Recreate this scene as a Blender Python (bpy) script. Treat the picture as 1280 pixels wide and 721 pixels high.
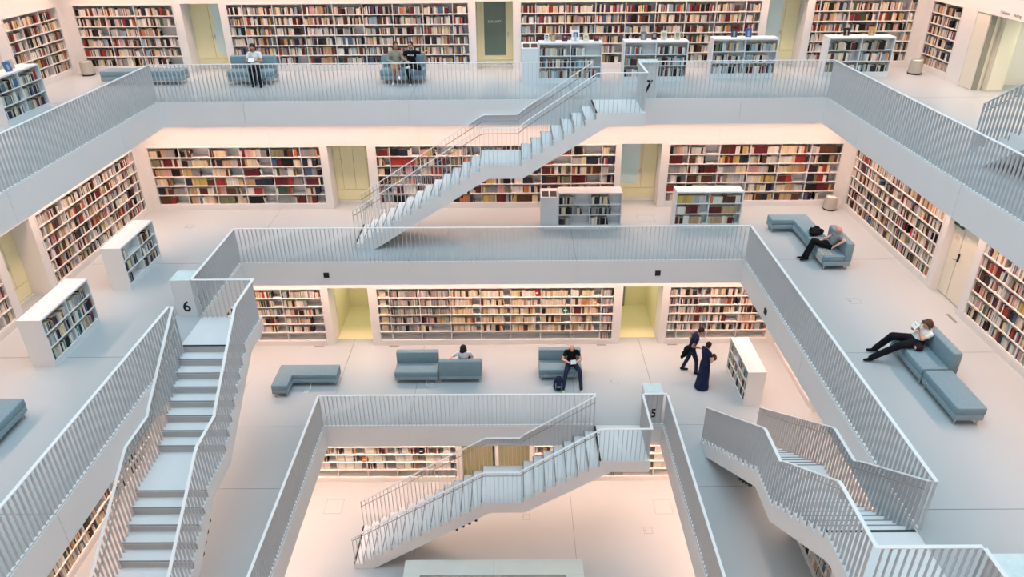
import bpy, bmesh, math, random
from mathutils import Vector, Matrix, Euler
from mathutils.bvhtree import BVHTree

for o in list(bpy.data.objects):
    bpy.data.objects.remove(o, do_unlink=True)
SC = bpy.context.scene
COL = SC.collection
PI = math.pi
rng = random.Random(7)

# ------------------------------------------------------------------ camera
FPX, PITCH, YAW, ROLL = 909.8875, math.radians(28.2737), math.radians(-.2412), math.radians(-.4635)
CAM = Vector((.626, -11.435, 17.141))
def ray(a, b):
    cr, sr = math.cos(ROLL), math.sin(ROLL)
    a, b = cr*a+sr*b, -sr*a+cr*b
    x, up = a/FPX, -b/FPX
    c, s = math.cos(PITCH), math.sin(PITCH)
    y, z = c+s*up, -s+c*up
    cy, sy = math.cos(YAW), math.sin(YAW)
    return Vector((cy*x+sy*y, -sy*x+cy*y, z))
F_ = ray(0, 0); R_ = (ray(FPX, 0)-F_); U_ = (ray(0, -FPX)-F_)
camd = bpy.data.cameras.new('camera'); camo = bpy.data.objects.new('camera', camd); COL.objects.link(camo)
camd.sensor_fit = 'HORIZONTAL'; camd.sensor_width = 36; camd.lens = FPX/1280*36
camd.clip_start = .05; camd.clip_end = 300
m = Matrix((R_, U_, -F_)).transposed().to_4x4(); m.translation = CAM
camo.matrix_world = m
SC.camera = camo
def project(p):
    d = Vector(p)-CAM
    zc = d.dot(F_.normalized()); return 640+FPX*d.dot(R_.normalized())/zc, 360.5-FPX*d.dot(U_.normalized())/zc

# ------------------------------------------------------------------ light
SC.view_settings.view_transform = 'Standard'; SC.view_settings.look = 'None'
SC.view_settings.gamma = 1; SC.view_settings.use_curve_mapping = False
SC.view_settings.exposure = 0.08
w = bpy.data.worlds.new('world'); SC.world = w; w.use_nodes = True
w.node_tree.nodes['Background'].inputs[0].default_value = (.72, .86, 1, 1)
w.node_tree.nodes['Background'].inputs[1].default_value = .1
def area(name, loc, sx, sy, power, col, rot=(0, 0, 0), spread=PI):
    l = bpy.data.lights.new(name, 'AREA'); l.shape = 'RECTANGLE'; l.size = sx; l.size_y = sy
    l.energy = power; l.color = col; l.spread = spread
    o = bpy.data.objects.new(name, l); COL.objects.link(o); o.location = loc; o.rotation_euler = rot
    return o
area('skylight', (0, 0, 30.9), 22, 22, 5400, (.70, .885, 1.0))
# warm linear ceiling lamps, recessed in the soffit above the shelves of every gallery
WARM = (1.0, .625, .48)

# levels: void half width, void back edge, side wall, back wall, floor height
ST = 4.0
LV = {8: (12.10, 12.0, 16.6, 16.2, 16.0), 7: (9.605, 9.537, 14.13, 13.741, 12.0), 6: (7.165, 7.18, 11.504, 11.257, 8.0),
      5: (4.781, 4.834, 9.153, 9.07, 4.0), 4: (0, 0, 6.9, 6.893, 0.0)}
FAS = .718; RAIL = 1.058; H = ST-FAS
for lv, ppm in ((7, 11.5), (6, 12), (5, 14), (4, 16)):
    a, b, ws, wb, z = LV[lv]
    zz = z+H-.03
    for (cx, cy, L, rz) in ((0, wb-.5, 2*ws-1.2, 0), (ws-.5, 0, 2*wb-1.2, PI/2), (-ws+.5, 0, 2*wb-1.2, PI/2), (0, -wb+.5, 2*ws-1.2, 0)):
        area('gallery_lamp', (cx, cy, zz), L, .22, ppm*L, WARM, (0, 0, rz), math.radians(105))

# ------------------------------------------------------------------ materials
def lin(c):
    return tuple(((v/255)/12.92 if v/255 <= .04045 else ((v/255+.055)/1.055)**2.4) for v in c)
MATS = {}
def mat(name, rgb, rough=.6, metal=0., noise=0., scale=8., bump=0., bscale=60., spec=.4, tint=None):
    if name in MATS: return MATS[name]
    m = bpy.data.materials.new(name); m.use_nodes = True
    nt = m.node_tree; b = nt.nodes['Principled BSDF']; c = lin(rgb)
    b.inputs['Base Color'].default_value = (*c, 1); b.inputs['Roughness'].default_value = rough
    b.inputs['Metallic'].default_value = metal; b.inputs['Specular IOR Level'].default_value = spec
    tc = nt.nodes.new('ShaderNodeTexCoord')
    if noise:
        n = nt.nodes.new('ShaderNodeTexNoise'); n.inputs['Scale'].default_value = scale; n.inputs['Detail'].default_value = 4
        nt.links.new(tc.outputs['Object'], n.inputs['Vector'])
        r = nt.nodes.new('ShaderNodeValToRGB')
        r.color_ramp.elements[0].position = .3; r.color_ramp.elements[1].position = .7
        k = 1-noise; c2 = lin(tint) if tint else tuple(v*k for v in c)
        r.color_ramp.elements[0].color = (*c2, 1); r.color_ramp.elements[1].color = (*c, 1)
        nt.links.new(n.outputs['Fac'], r.inputs['Fac']); nt.links.new(r.outputs['Color'], b.inputs['Base Color'])
    if bump:
        n = nt.nodes.new('ShaderNodeTexNoise'); n.inputs['Scale'].default_value = bscale
        nt.links.new(tc.outputs['Object'], n.inputs['Vector'])
        bp = nt.nodes.new('ShaderNodeBump'); bp.inputs['Strength'].default_value = bump; bp.inputs['Distance'].default_value = .004
        nt.links.new(n.outputs['Fac'], bp.inputs['Height']); nt.links.new(bp.outputs['Normal'], b.inputs['Normal'])
    MATS[name] = m; return m
M_floor = mat('floor_resin', (178, 187, 191), .33, noise=.035, scale=.7, spec=.35)
M_joint = mat('floor_joint', (120, 122, 124), .8, noise=.1)
M_wall = mat('wall_paint', (234, 233, 231), .7, noise=.02, scale=1.5)
M_fascia = mat('fascia_paint', (222, 223, 224), .6, noise=.02, scale=1.2)
M_rail = mat('railing_enamel', (242, 243, 243), .4, noise=.02, scale=5, spec=.5)
M_shelf = mat('shelf_lacquer', (230, 229, 227), .5, noise=.02, scale=3)
M_case = mat('case_lacquer', (226, 229, 230), .45, noise=.02, scale=3)
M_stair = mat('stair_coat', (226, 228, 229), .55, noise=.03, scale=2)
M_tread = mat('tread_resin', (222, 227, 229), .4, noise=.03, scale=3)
M_riser = mat('riser_grey', (186, 187, 187), .6, noise=.04, scale=3)  # risers a darker grey than flight and treads
M_nose = mat('tread_nosing', (140, 139, 138), .6, noise=.1, scale=20)
M_nosed = mat('tread_nosing_black', (30, 30, 32), .6, noise=.1, scale=20)
M_hand = mat('handrail_steel', (158, 149, 142), .35, .3, noise=.05)
M_sofa = mat('sofa_wool', (130, 154, 164), .9, noise=.10, scale=14, bump=.3, bscale=300, spec=.1)
M_sofab = mat('sofa_base_wool', (142, 163, 172), .9, noise=.08, scale=14, bump=.3, bscale=300, spec=.1)
M_steel = mat('brushed_steel', (205, 205, 203), .3, .9, noise=.05)
M_black = mat('black_plastic', (14, 14, 16), .5, noise=.1)
M_dig = mat('numeral_black', (18, 22, 30), .6, noise=.05)
M_screen = mat('sign_top', (232, 240, 238), .25, noise=.06, scale=6, tint=(214, 232, 232))
M_yel = mat('door_olive', (238, 234, 190), .55, noise=.04, scale=2)
M_yelw = mat('passage_paint', (238, 232, 190), .6, noise=.03, scale=2)
M_crm = mat('cream_paint', (236, 231, 214), .6, noise=.03, scale=2)
M_glass = mat('frosted_glass', (214, 242, 240), .2, noise=.05, scale=1.5, spec=.6)
M_glassd = mat('green_glass', (96, 120, 108), .15, noise=.12, scale=1.2, spec=.6)
M_grey = mat('grey_panel', (150, 150, 140), .6, noise=.05)
M_bin = mat('bin_felt', (190, 184, 173), .8, noise=.06, scale=12)
M_bind = mat('bin_foot', (60, 56, 52), .7, noise=.1)
M_stone = mat('pool_stone', (214, 222, 216), .5, noise=.05, scale=2)
M_dark = mat('pool_glass', (70, 74, 80), .15, noise=.1)
M_paper = mat('paper_print', (236, 234, 226), .8, noise=.25, scale=30, tint=(120, 120, 122))
M_white = mat('white_card', (240, 240, 236), .7, noise=.03)

def bookmat(name, attr):
    m = bpy.data.materials.new(name); m.use_nodes = True; nt = m.node_tree; b = nt.nodes['Principled BSDF']
    b.inputs['Roughness'].default_value = .55; b.inputs['Specular IOR Level'].default_value = .3
    if attr:
        s = nt.nodes.new('ShaderNodeAttribute'); s.attribute_name = 'book_color'
    else:
        s = nt.nodes.new('ShaderNodeObjectInfo')
    tc = nt.nodes.new('ShaderNodeTexCoord')
    n = nt.nodes.new('ShaderNodeTexNoise'); n.inputs['Scale'].default_value = 25
    nt.links.new(tc.outputs['Object'], n.inputs['Vector'])
    mx = nt.nodes.new('ShaderNodeMixRGB'); mx.blend_type = 'MULTIPLY'; mx.inputs['Fac'].default_value = .25
    nt.links.new(s.outputs['Color'], mx.inputs['Color1']); nt.links.new(n.outputs['Fac'], mx.inputs['Color2'])
    nt.links.new(mx.outputs['Color'], b.inputs['Base Color'])
    return m
M_bookv = bookmat('book_covers', True)
M_booko = bookmat('book_cover', False)
M_page = mat('book_pages', (226, 214, 190), .8, noise=.08, scale=60)

# ------------------------------------------------------------------ mesh helpers
class MB:
    def __init__(s): s.v = []; s.f = []; s.mi = []; s.m = 0; s.sm = []; s.smooth = False
    def add(s, vs, fs):
        n = len(s.v); s.v += [tuple(p) for p in vs]
        for f in fs: s.f.append(tuple(n+i for i in f)); s.mi.append(s.m); s.sm.append(s.smooth)
        return s
    def box(s, x0, x1, y0, y1, z0, z1):
        return s.add([(x, y, z) for z in (z0, z1) for y in (y0, y1) for x in (x0, x1)],
              [(0, 2, 3, 1), (4, 5, 7, 6), (0, 1, 5, 4), (2, 6, 7, 3), (0, 4, 6, 2), (1, 3, 7, 5)])
    def prism(s, poly, t0, t1, axis='y'):
        n = len(poly)
        def P(p, t): return {'y': (p[0], t, p[1]), 'z': (p[0], p[1], t), 'x': (t, p[0], p[1])}[axis]
        vs = [P(p, t0) for p in poly]+[P(p, t1) for p in poly]
        fs = [tuple(range(n)), tuple(range(2*n-1, n-1, -1))]+[(i, i+n, (i+1) % n+n, (i+1) % n) for i in range(n)]
        return s.add(vs, fs)
    def tube(s, pts, r, n=8, flat=None):
        pts = [Vector(p) for p in pts]; rings = []; k = len(pts)
        rr = r if isinstance(r, (list, tuple)) else [r]*k
        for i, p in enumerate(pts):
            d = ((pts[min(i+1, k-1)]-p).normalized()+(p-pts[max(i-1, 0)]).normalized()).normalized()
            if i in (0, k-1): d = (pts[min(i+1, k-1)]-pts[max(i-1, 0)]).normalized()
            up = Vector((0, 0, 1)) if abs(d.z) < .95 else Vector((1, 0, 0))
            a = d.cross(up).normalized(); b = a.cross(d).normalized()
            rings.append([p+(a*math.cos(2*PI*j/n+PI/n)+b*math.sin(2*PI*j/n+PI/n))*rr[i] for j in range(n)])
        vs = [v for R in rings for v in R]
        fs = [(i*n+j, i*n+(j+1) % n, (i+1)*n+(j+1) % n, (i+1)*n+j) for i in range(k-1) for j in range(n)]
        fs += [tuple(range(n-1, -1, -1)), tuple(range((k-1)*n, k*n))]
        return s.add(vs, fs)
    def strip(s, pts, w, h):            # rectangular bar along a path, h measured vertically, w across
        pts = [Vector(p) for p in pts]; k = len(pts); vs = []
        for i, p in enumerate(pts):
            def perp(d): d = Vector((d.x, d.y, 0)).normalized(); return Vector((-d.y, d.x, 0))
            n1 = perp(pts[min(i+1, k-1)]-pts[max(min(i, k-2), 0)]); n0 = perp(pts[max(i, 1)]-pts[max(i-1, 0)])
            nn = (n0+n1).normalized(); q = nn*(w/2/max(.4, nn.dot(n1)))
            vs += [p-q, p+q, p+q+Vector((0, 0, h)), p-q+Vector((0, 0, h))]
        fs = [(i*4+j, i*4+(j+1) % 4, i*4+4+(j+1) % 4, i*4+4+j) for i in range(k-1) for j in range(4)]
        fs += [(3, 2, 1, 0), tuple(range((k-1)*4, k*4))]
        return s.add(vs, fs)
    def lathe(s, prof, n=20, c=(0, 0)):
        vs = [(c[0]+r*math.cos(2*PI*j/n), c[1]+r*math.sin(2*PI*j/n), z) for r, z in prof for j in range(n)]
        k = len(prof)
        fs = [(i*n+j, i*n+(j+1) % n, (i+1)*n+(j+1) % n, (i+1)*n+j) for i in range(k-1) for j in range(n)]
        fs += [tuple(range(n-1, -1, -1)), tuple(range((k-1)*n, k*n))]
        return s.add(vs, fs)
    def ell(s, c, r, rot=None, nu=14, nv=9):
        c = Vector(c); vs = []
        for i in range(nv+1):
            t = PI*i/nv
            for j in range(nu):
                p = Vector((r[0]*math.sin(t)*math.cos(2*PI*j/nu), r[1]*math.sin(t)*math.sin(2*PI*j/nu), r[2]*math.cos(t)))
                vs.append(c+(rot @ p if rot else p))
        fs = [(i*nu+j, (i+1)*nu+j, (i+1)*nu+(j+1) % nu, i*nu+(j+1) % nu) for i in range(nv) for j in range(nu)]
        return s.add(vs, fs)
    def cap(s, p0, p1, r0, r1, n=12):   # tapered capsule
        p0, p1 = Vector(p0), Vector(p1); d = (p1-p0)
        L = d.length; d = d/L if L > 1e-6 else Vector((0, 0, 1))
        pts = [p0-d*r0*.98, p0-d*r0*.7, p0, p1, p1+d*r1*.7, p1+d*r1*.98]
        return s.tube(pts, [r0*.15, r0*.7, r0, r1, r1*.7, r1*.15], n)
    def mesh(s, name, mats):
        me = bpy.data.meshes.new(name); me.from_pydata(s.v, [], s.f)
        for mm in (mats if isinstance(mats, (list, tuple)) else [mats]): me.materials.append(mm)
        me.polygons.foreach_set('material_index', s.mi)
        me.polygons.foreach_set('use_smooth', s.sm)
        bm = bmesh.new(); bm.from_mesh(me); bmesh.ops.recalc_face_normals(bm, faces=bm.faces); bm.to_mesh(me); bm.free()
        me.update(); return me
    def build(s, name, mats, parent=None):
        return link(name, s.mesh(name, mats), parent)
def link(name, data, parent=None):
    o = bpy.data.objects.new(name, data); COL.objects.link(o); o.parent = parent; return o
def tag(o, label, cat=None, group=None, kind=None):
    if label:
        for d_, w_ in (('4', 'four'), ('5', 'five'), ('6', 'six'), ('7', 'seven')):
            for k_ in ('gallery ', 'marked ', 'numeral ', 'pillar '): label = label.replace(k_+d_, k_+w_)
        o['label'] = label
    if cat: o['category'] = cat
    if group: o['group'] = group
    if kind: o['kind'] = kind
    return o
def empty(name, loc=(0, 0, 0), rz=0, label=None, cat=None, group=None, kind=None):
    o = link(name, None); o.location = loc; o.rotation_euler = (0, 0, rz); o.empty_display_size = .2
    return tag(o, label, cat, group, kind)
def bev(me, w, seg=2):
    bm = bmesh.new(); bm.from_mesh(me)
    bmesh.ops.bevel(bm, geom=list(bm.edges), offset=w, segments=seg, affect='EDGES', profile=.5, clamp_overlap=True)
    for f in bm.faces: f.smooth = True
    bm.to_mesh(me); bm.free(); return me
def bbox(name, dims, m_, parent, w=.02, seg=2):
    me = MB().box(*dims).mesh(name, m_); bev(me, w, seg); return link(name, me, parent)
def text_obj(name, body, size, m_, parent, loc, rot, shear=0., ext=.003, align='CENTER', bold=0.):
    cu = bpy.data.curves.new(name, 'FONT'); cu.body = body; cu.size = size; cu.extrude = ext; cu.align_x = align; cu.align_y = 'CENTER'
    cu.shear = shear; cu.offset = bold; cu.resolution_u = 3
    t = bpy.data.objects.new('tmp', cu); COL.objects.link(t)
    dg = bpy.context.evaluated_depsgraph_get(); me = bpy.data.meshes.new_from_object(t.evaluated_get(dg))
    bpy.data.objects.remove(t); me.materials.clear(); me.materials.append(m_)
    o = link(name, me, parent); o.location = loc; o.rotation_euler = rot; return o

SIDES = {'back': 0., 'right': -PI/2, 'left': PI/2, 'front': PI}
def frame(side, dist, z):                 # local x along the wall, y into the wall
    return Matrix.Rotation(SIDES[side], 4, 'Z') @ Matrix.Translation((0, dist, 0)) if z is None else Matrix.Translation((0, 0, z)) @ Matrix.Rotation(SIDES[side], 4, 'Z') @ Matrix.Translation((0, dist, 0))
def setm(o, M): o.matrix_world = M; return o
def wdist(lv, side): return LV[lv][3] if side in ('back', 'front') else LV[lv][2]
def vdist(lv, side): return LV[lv][1] if side in ('back', 'front') else LV[lv][0]

# ------------------------------------------------------------------ gallery floors with fascias
WORD = {7: 'seven', 6: 'six', 5: 'five', 4: 'four'}
for lv in (8, 7, 6, 5, 4):
    a, b, ws, wb, z = LV[lv]
    o = {8: 20, 7: 19, 6: 16, 5: 14, 4: 10}[lv]
    nm = {8: 'pale floor slab of the uppermost gallery above the others', 7: 'pale resin gallery floor marked 7 with its overhanging white fascia', 6: 'pale resin gallery floor marked 6 with its white fascia',
          5: 'pale resin gallery floor marked 5 with its white fascia', 4: 'pinkish pale floor at the bottom of the atrium'}[lv]
    q = MB()
    if lv == 4: q.box(-o, o, -o, o, -.4, -.008)
    else:
        q.box(-o, o, b, o, z-FAS, z-.008).box(-o, o, -o, -b, z-FAS, z-.008)
        q.box(-o, -a, -b, b, z-FAS, z-.008).box(a, o, -b, b, z-FAS, z-.008)
    fl = q.build('floor', [M_wall, M_joint])
    for p_ in fl.data.polygons:
        if p_.normal.z > .9: p_.material_index = 1
    tag(fl, nm, 'floor', kind='structure')
    g = .006
    def panel(x0, x1, y0, y1):
        MB().box(x0+g, x1-g, y0+g, y1-g, z-.008, z).build('floor_panel', M_floor, fl)
    if lv == 4:
        xs = [-o, -7.17, -2.39, 2.39, 7.17, o]
        for i in range(5):
            for j in range(5): panel(xs[i], xs[i+1], xs[j], xs[j+1])
        continue
    xs = [-o, -a, -2.39, 2.39, a, o]
    if lv == 8: xs = [-o, -a, a, o]
    for i in range(len(xs)-1): panel(xs[i], xs[i+1], b, o); panel(xs[i], xs[i+1], -o, -b)
    for i in range(1, len(xs)-2):
        y0 = max(xs[i], -b) if i > 1 else -b; y1 = xs[i+1] if i < len(xs)-3 else b
        panel(-o, -a, y0, y1); panel(a, o, y0, y1)
    # fascia cladding, 4.78 m panels
    t = .02
    for side in ('back', 'left', 'right', 'front'):
        d = vdist(lv, side); half = a if side in ('back', 'front') else b
        cuts = [-half]+[c for c in (-7.17, -2.39, 2.39, 7.17) if abs(c) < half-.3]+[half]
        for i in range(len(cuts)-1):
            p = MB().box(cuts[i]+.005, cuts[i+1]-.005, -t, .0, -FAS, -.002).build('fascia_panel', M_fascia, fl)
            p.matrix_world = frame(side, d, z)

# ------------------------------------------------------------------ walls, bookcases, doors
BOOKS = []      # (matrix, s0, s1, yfront, depth, z0, height, lean, colour name, unit, row, bay, index)
PAL = {'white': (236, 230, 220), 'cream': (232, 212, 178), 'grey': (150, 150, 148), 'light grey': (196, 196, 192), 'black': (26, 24, 26), 'brown': (92, 60, 44),
       'dark red': (104, 38, 40), 'red': (168, 58, 52), 'orange': (204, 128, 84), 'yellow': (206, 176, 104), 'tan': (196, 162, 126), 'navy': (42, 46, 66), 'blue': (76, 106, 138),
       'pale blue': (150, 180, 196), 'green': (70, 96, 74), 'olive': (128, 128, 96), 'pink': (212, 164, 160), 'purple': (92, 64, 92), 'teal': (60, 124, 128)}
STYLE = {
 'fiction': [('white', 30), ('cream', 14), ('light grey', 11), ('grey', 8), ('black', 17), ('brown', 11), ('dark red', 10), ('red', 5), ('orange', 3), ('yellow', 2), ('tan', 8), ('navy', 6), ('blue', 3), ('pale blue', 4), ('green', 2), ('pink', 5), ('purple', 2)],
 'sets': [('white', 14), ('cream', 18), ('light grey', 7), ('grey', 8), ('black', 10), ('brown', 10), ('dark red', 14), ('red', 5), ('orange', 3), ('yellow', 3), ('tan', 9), ('navy', 8), ('blue', 2), ('olive', 5), ('green', 1), ('pink', 2)],
 'media': [('grey', 30), ('light grey', 28), ('white', 8), ('dark red', 5), ('black', 8), ('navy', 3), ('pink', 5)],
 'cream': [('cream', 50), ('white', 22), ('tan', 9), ('black', 5), ('brown', 4), ('dark red', 3), ('orange', 2), ('yellow', 2)],
 'mobile': [('white', 22), ('light grey', 18), ('grey', 14), ('black', 15), ('navy', 8), ('blue', 4), ('pale blue', 8), ('cream', 8), ('dark red', 5), ('red', 2), ('olive', 3), ('tan', 3), ('teal', 2)],
 'dark': [('black', 18), ('navy', 12), ('grey', 16), ('white', 16), ('light grey', 12), ('brown', 8), ('cream', 10), ('dark red', 4), ('pale blue', 4)],
}
def pick(style):
    L = STYLE[style]; t = rng.random()*sum(x[1] for x in L)
    for n_, k_ in L:
        t -= k_
        if t <= 0: return n_
    return L[0][0]
def fill(M, s0, s1, z, rowh, yf, ydep, style, fillr, unit, row, bay):
    x = s0+.006+rng.random()*.02; end = s0+(s1-s0)*fillr; i = 0
    runs = style == 'sets'
    hb = rng.uniform(.205, .24)
    while x < end-.02:
        if runs: n_ = rng.choice((1, 2, 3, 5, 8, 11)); th = rng.uniform(.024, .05); col = pick(style); hh = min(rowh-.035, rng.uniform(.2, .275)); dd = rng.uniform(.16, .2)
        else: n_ = rng.choice((1, 1, 1, 1, 2, 2, 3, 4)); th = rng.uniform(.016, .042) if style != 'media' else .0165; col = pick(style); hh = min(rowh-.03, rng.gauss(hb, .018)); dd = rng.uniform(.13, .19)
        if style == 'cream': th = rng.uniform(.018, .05)
        for _ in range(n_):
            if x+th > end: break
            i += 1
            BOOKS.append((M, x, x+th-.0012, yf+rng.uniform(0, .014), min(dd, ydep), z, hh*rng.uniform(.985, 1.0), 0., col, unit, row, bay, i)); x += th
        if rng.random() < .02: x += rng.uniform(.02, .12)
        if x >= end-.02: break
    if fillr < .93 and x < s1-.16 and rng.random() < .6:   # a last book leaning against the row
        i += 1; BOOKS.append((M, x+.002, x+.03, yf+.005, .17, z, .22, rng.uniform(.12, .3), pick(style), unit, row, bay, i))
def faceout(M, s, z, wd, hh, yf, col, unit, row, bay, i=1):
    BOOKS.append((M, s, s+wd, yf, .03, z, hh, 0., col, unit, row, bay, i))

TOP = 2.16; PL = .2; ROWS = 6
UNITS = []
def bookcase(lv, side, s0, s1, label, short, style='fiction', fillf=None, cols=None, rows=ROWS):
    M = frame(side, wdist(lv, side), LV[lv][4])
    e = empty('bookcase', label=label, cat='bookcase'); setm(e, M)
    D = .34; fr = .045
    MB().box(s0, s1, D-.02, D, PL, TOP).build('back_panel', M_shelf, e)
    MB().box(s0, s1, -.012, D, 0, PL-.03).build('plinth', M_shelf, e)
    for x in (s0, s1-fr): MB().box(x, x+fr, -.012, D-.02, PL-.03, TOP).build('side_panel', M_shelf, e)
    MB().box(s0+fr, s1-fr, -.012, D-.02, TOP-.04, TOP).build('top_panel', M_shelf, e)
    i0, i1 = s0+fr, s1-fr
    rh = (TOP-.04-PL)/rows
    sh = MB().box(i0, i1, -.004, D-.02, -.028, 0).mesh('shelf', M_shelf)
    for r in range(rows):
        o = link('shelf', sh, e); o.location = (0, 0, PL+r*rh)
    # bays
    L = i1-i0; bay = .98; n = int((L-.3)//bay)
    rem = L-n*bay
    if cols == 'both': cuts = [i0, *[i0+rem/2+k*bay for k in range(n+1)], i1]
    elif cols == 'left': cuts = [i0+k*bay for k in range(n+1)]+[i1]
    else: cuts = [i0]+[i0+rem+k*bay for k in range(n+1)]
    dv = MB().box(-.011, .011, .004, D-.02, PL, TOP-.04).mesh('divider', M_shelf)
    for c in cuts[1:-1]:
        o = link('divider', dv, e); o.location = (c, 0, 0)
    for r in range(rows):
        for k in range(len(cuts)-1):
            fr_ = fillf(rows-1-r, k, len(cuts)-1) if fillf else (rng.uniform(.86, 1) if rng.random() < .85 else rng.uniform(.55, .86))
            st = style
            if isinstance(fr_, tuple): st, fr_ = fr_
            if fr_ > 0:
                if st == 'display':
                    x = cuts[k]+.02; nf = 0
                    while x < cuts[k+1]-.3:
                        if rng.random() < .62:
                            wd = rng.uniform(.2, .27); nf += 1
                            faceout(M, x, PL+r*rh, wd, .27, .03, 'white', short, r, k, nf); x += wd+.02
                        else:
                            for _ in range(rng.randint(3, 7)):
                                wd = rng.uniform(.02, .04); nf += 1
                                BOOKS.append((M, x, x+wd-.001, .05, .17, PL+r*rh, rng.uniform(.19, .25), 0., pick('fiction'), short, r, k, nf)); x += wd
                            x += rng.uniform(.02, .15)
                elif st == 'face':
                    x = cuts[k]+.06; nf = 0
                    while x < cuts[k+1]-.2:
                        wd = rng.uniform(.15, .26); nf += 1
                        faceout(M, x, PL+r*rh, wd, rng.uniform(.17, .26), .06, rng.choice(('cream', 'white', 'cream', 'cream', 'tan')), short, r, k, nf); x += wd+rng.uniform(.02, .3)
                else:
                    fill(M, cuts[k]+.012, cuts[k+1]-.012, PL+r*rh, rh-.028, .02, .26, st, fr_, short, r, k)
    UNITS.append((short, M, s0, s1))
    return e
NWALL = [0]
def wall(lv, side, openings, full=True):
    """openings: (s0,s1,ztop,depth) ; depth 0 = bookcase niche"""
    ws = LV[lv][2] if side in ('back', 'front') else LV[lv][3]
    d = wdist(lv, side); T = .37
    lo, hi = -ws-(T if side in ('back', 'front') else 0), ws+(T if side in ('back', 'front') else 0)
    q = MB(); x = lo
    for (s0, s1, zt, dep) in sorted(openings):
        q.box(x, s0, 0, T, 0, H)
        q.box(s0, s1, 0, T, zt, H)
        if dep:
            q.box(s0-.1, s0, T, dep+.3, 0, H).box(s1, s1+.1, T, dep+.3, 0, H).box(s0, s1, T, dep+.3, zt, H)
        x = s1
    q.box(x, hi, 0, T, 0, H)
    o = q.build('wall_'+side, M_wall); setm(o, frame(side, d, LV[lv][4]))
    nm = {8: 'uppermost gallery', 7: 'gallery marked 7', 6: 'gallery marked 6', 5: 'gallery marked 5', 4: 'bottom floor'}[lv]
    tag(o, 'white %s wall of the %s, shelves set into it' % (side, nm) if openings else 'plain white %s wall of the %s' % (side, nm), 'wall', kind='structure')
    # thin shadow-gap reveal between ceiling band panels
    for c in (-7.17, -2.39, 2.39, 7.17):
        if abs(c) < ws-.5:
            t = MB().box(c-.02, c+.02, -.006, .0, TOP+.02, H).build('joint_strip', M_shelf, o)
    return o
ND = [0]
def door(lv, side, s0, s1, dep, kind, label, ztop=TOP):
    ND[0] += 1
    M = frame(side, wdist(lv, side)+dep, LV[lv][4])
    e = empty('door_%d' % ND[0], label=label, cat='door', kind='structure'); setm(e, M)
    W = s1-s0; zb = .0
    MB().box(s0, s1, .03, .08, zb, ztop).build('door_frame', M_yel, e)
    MB().box(s0, s1, -.03, .03, 0, .05).build('threshold', M_wall, e)
    def leaf(a, b, m_, z0=.07, z1=None, inset=None):
        z1 = z1 or ztop-.01
        lf = MB().box(a+.006, b-.006, 0, .03, z0, z1).build('door_panel', M_yel, e)
        if inset:
            MB().box(a+inset, b-inset, -.012, .0, z0+.16, z1-.03).build('glass_pane', m_, lf)
        return lf
    def knob(s, z=1.05):
        k = MB().tube([(s, -.0, z), (s, -.05, z), (s+.0, -.05, z)], .012, 6)
        k.tube([(s, -.05, z), (s-.1, -.05, z)], .01, 6)
        k.box(s-.02, s+.02, -.01, 0, z-.1, z+.06)
        k.build('handle', M_steel, e)
    if kind == 'panels':
        leaf(s0, s0+.2*W, None, .45); leaf(s0+.2*W, s0+.52*W, None, .45); leaf(s0+.52*W, s0+.86*W, None, .45); leaf(s0+.86*W, s1, None, .45)
        leaf(s0, s1, None, .07, .44)
        for f in (.17, .23, .83, .89):
            MB().lathe([(.014, 0), (.018, .02)], 8).build('knob', M_steel, e).matrix_world = M @ Matrix.Translation((s0+f*W, 0, 1.5)) @ Matrix.Rotation(PI/2, 4, 'X')
    elif kind == 'panel_glass':      # wide panel left, glazed leaf right
        leaf(s0, s0+.5*W, None, .3); leaf(s0+.5*W, s1, M_glass, .3, inset=.1); leaf(s0, s1, None, .07, .29); knob(s0+.56*W)
    elif kind == 'glass_panel':      # glazed leaf left, panels right
        leaf(s0, s0+.62*W, M_glass, .45, inset=.09); leaf(s0+.62*W, s1, None, .45); leaf(s0, s1, None, .07, .44); knob(s0+.58*W)
    elif kind == 'glass':
        leaf(s0, s0+.12*W, None, .2); leaf(s0+.12*W, s1-.12*W, M_glassd, .2, inset=.1); leaf(s1-.12*W, s1, None, .2); leaf(s0, s1, None, .07, .19); knob(s1-.14*W)
    return e

GAL = {7: 'the gallery marked 7', 6: 'the gallery marked 6', 5: 'the gallery marked 5'}
DO = {7: [(-10.2, -8.95), (-.6, .62), (8.95, 10.2)], 6: [(-5.38, -4.1), (4.1, 5.38)], 5: [(-5.38, -4.1), (4.1, 5.38)]}
UN = {7: [(-13.75, -10.43), (-8.75, -.8), (.84, 8.75), (10.4, 13.8)], 6: [(-11.2, -5.58), (-3.86, 3.95), (5.6, 11.22)], 5: [(-8.9, -5.58), (-3.86, 3.86), (5.58, 8.95)]}
def niche(l): return [(x0, x1, TOP, 0) for x0, x1 in l]
def rec(l, d=.75): return [(x0, x1, TOP, d) for x0, x1 in l]
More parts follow.
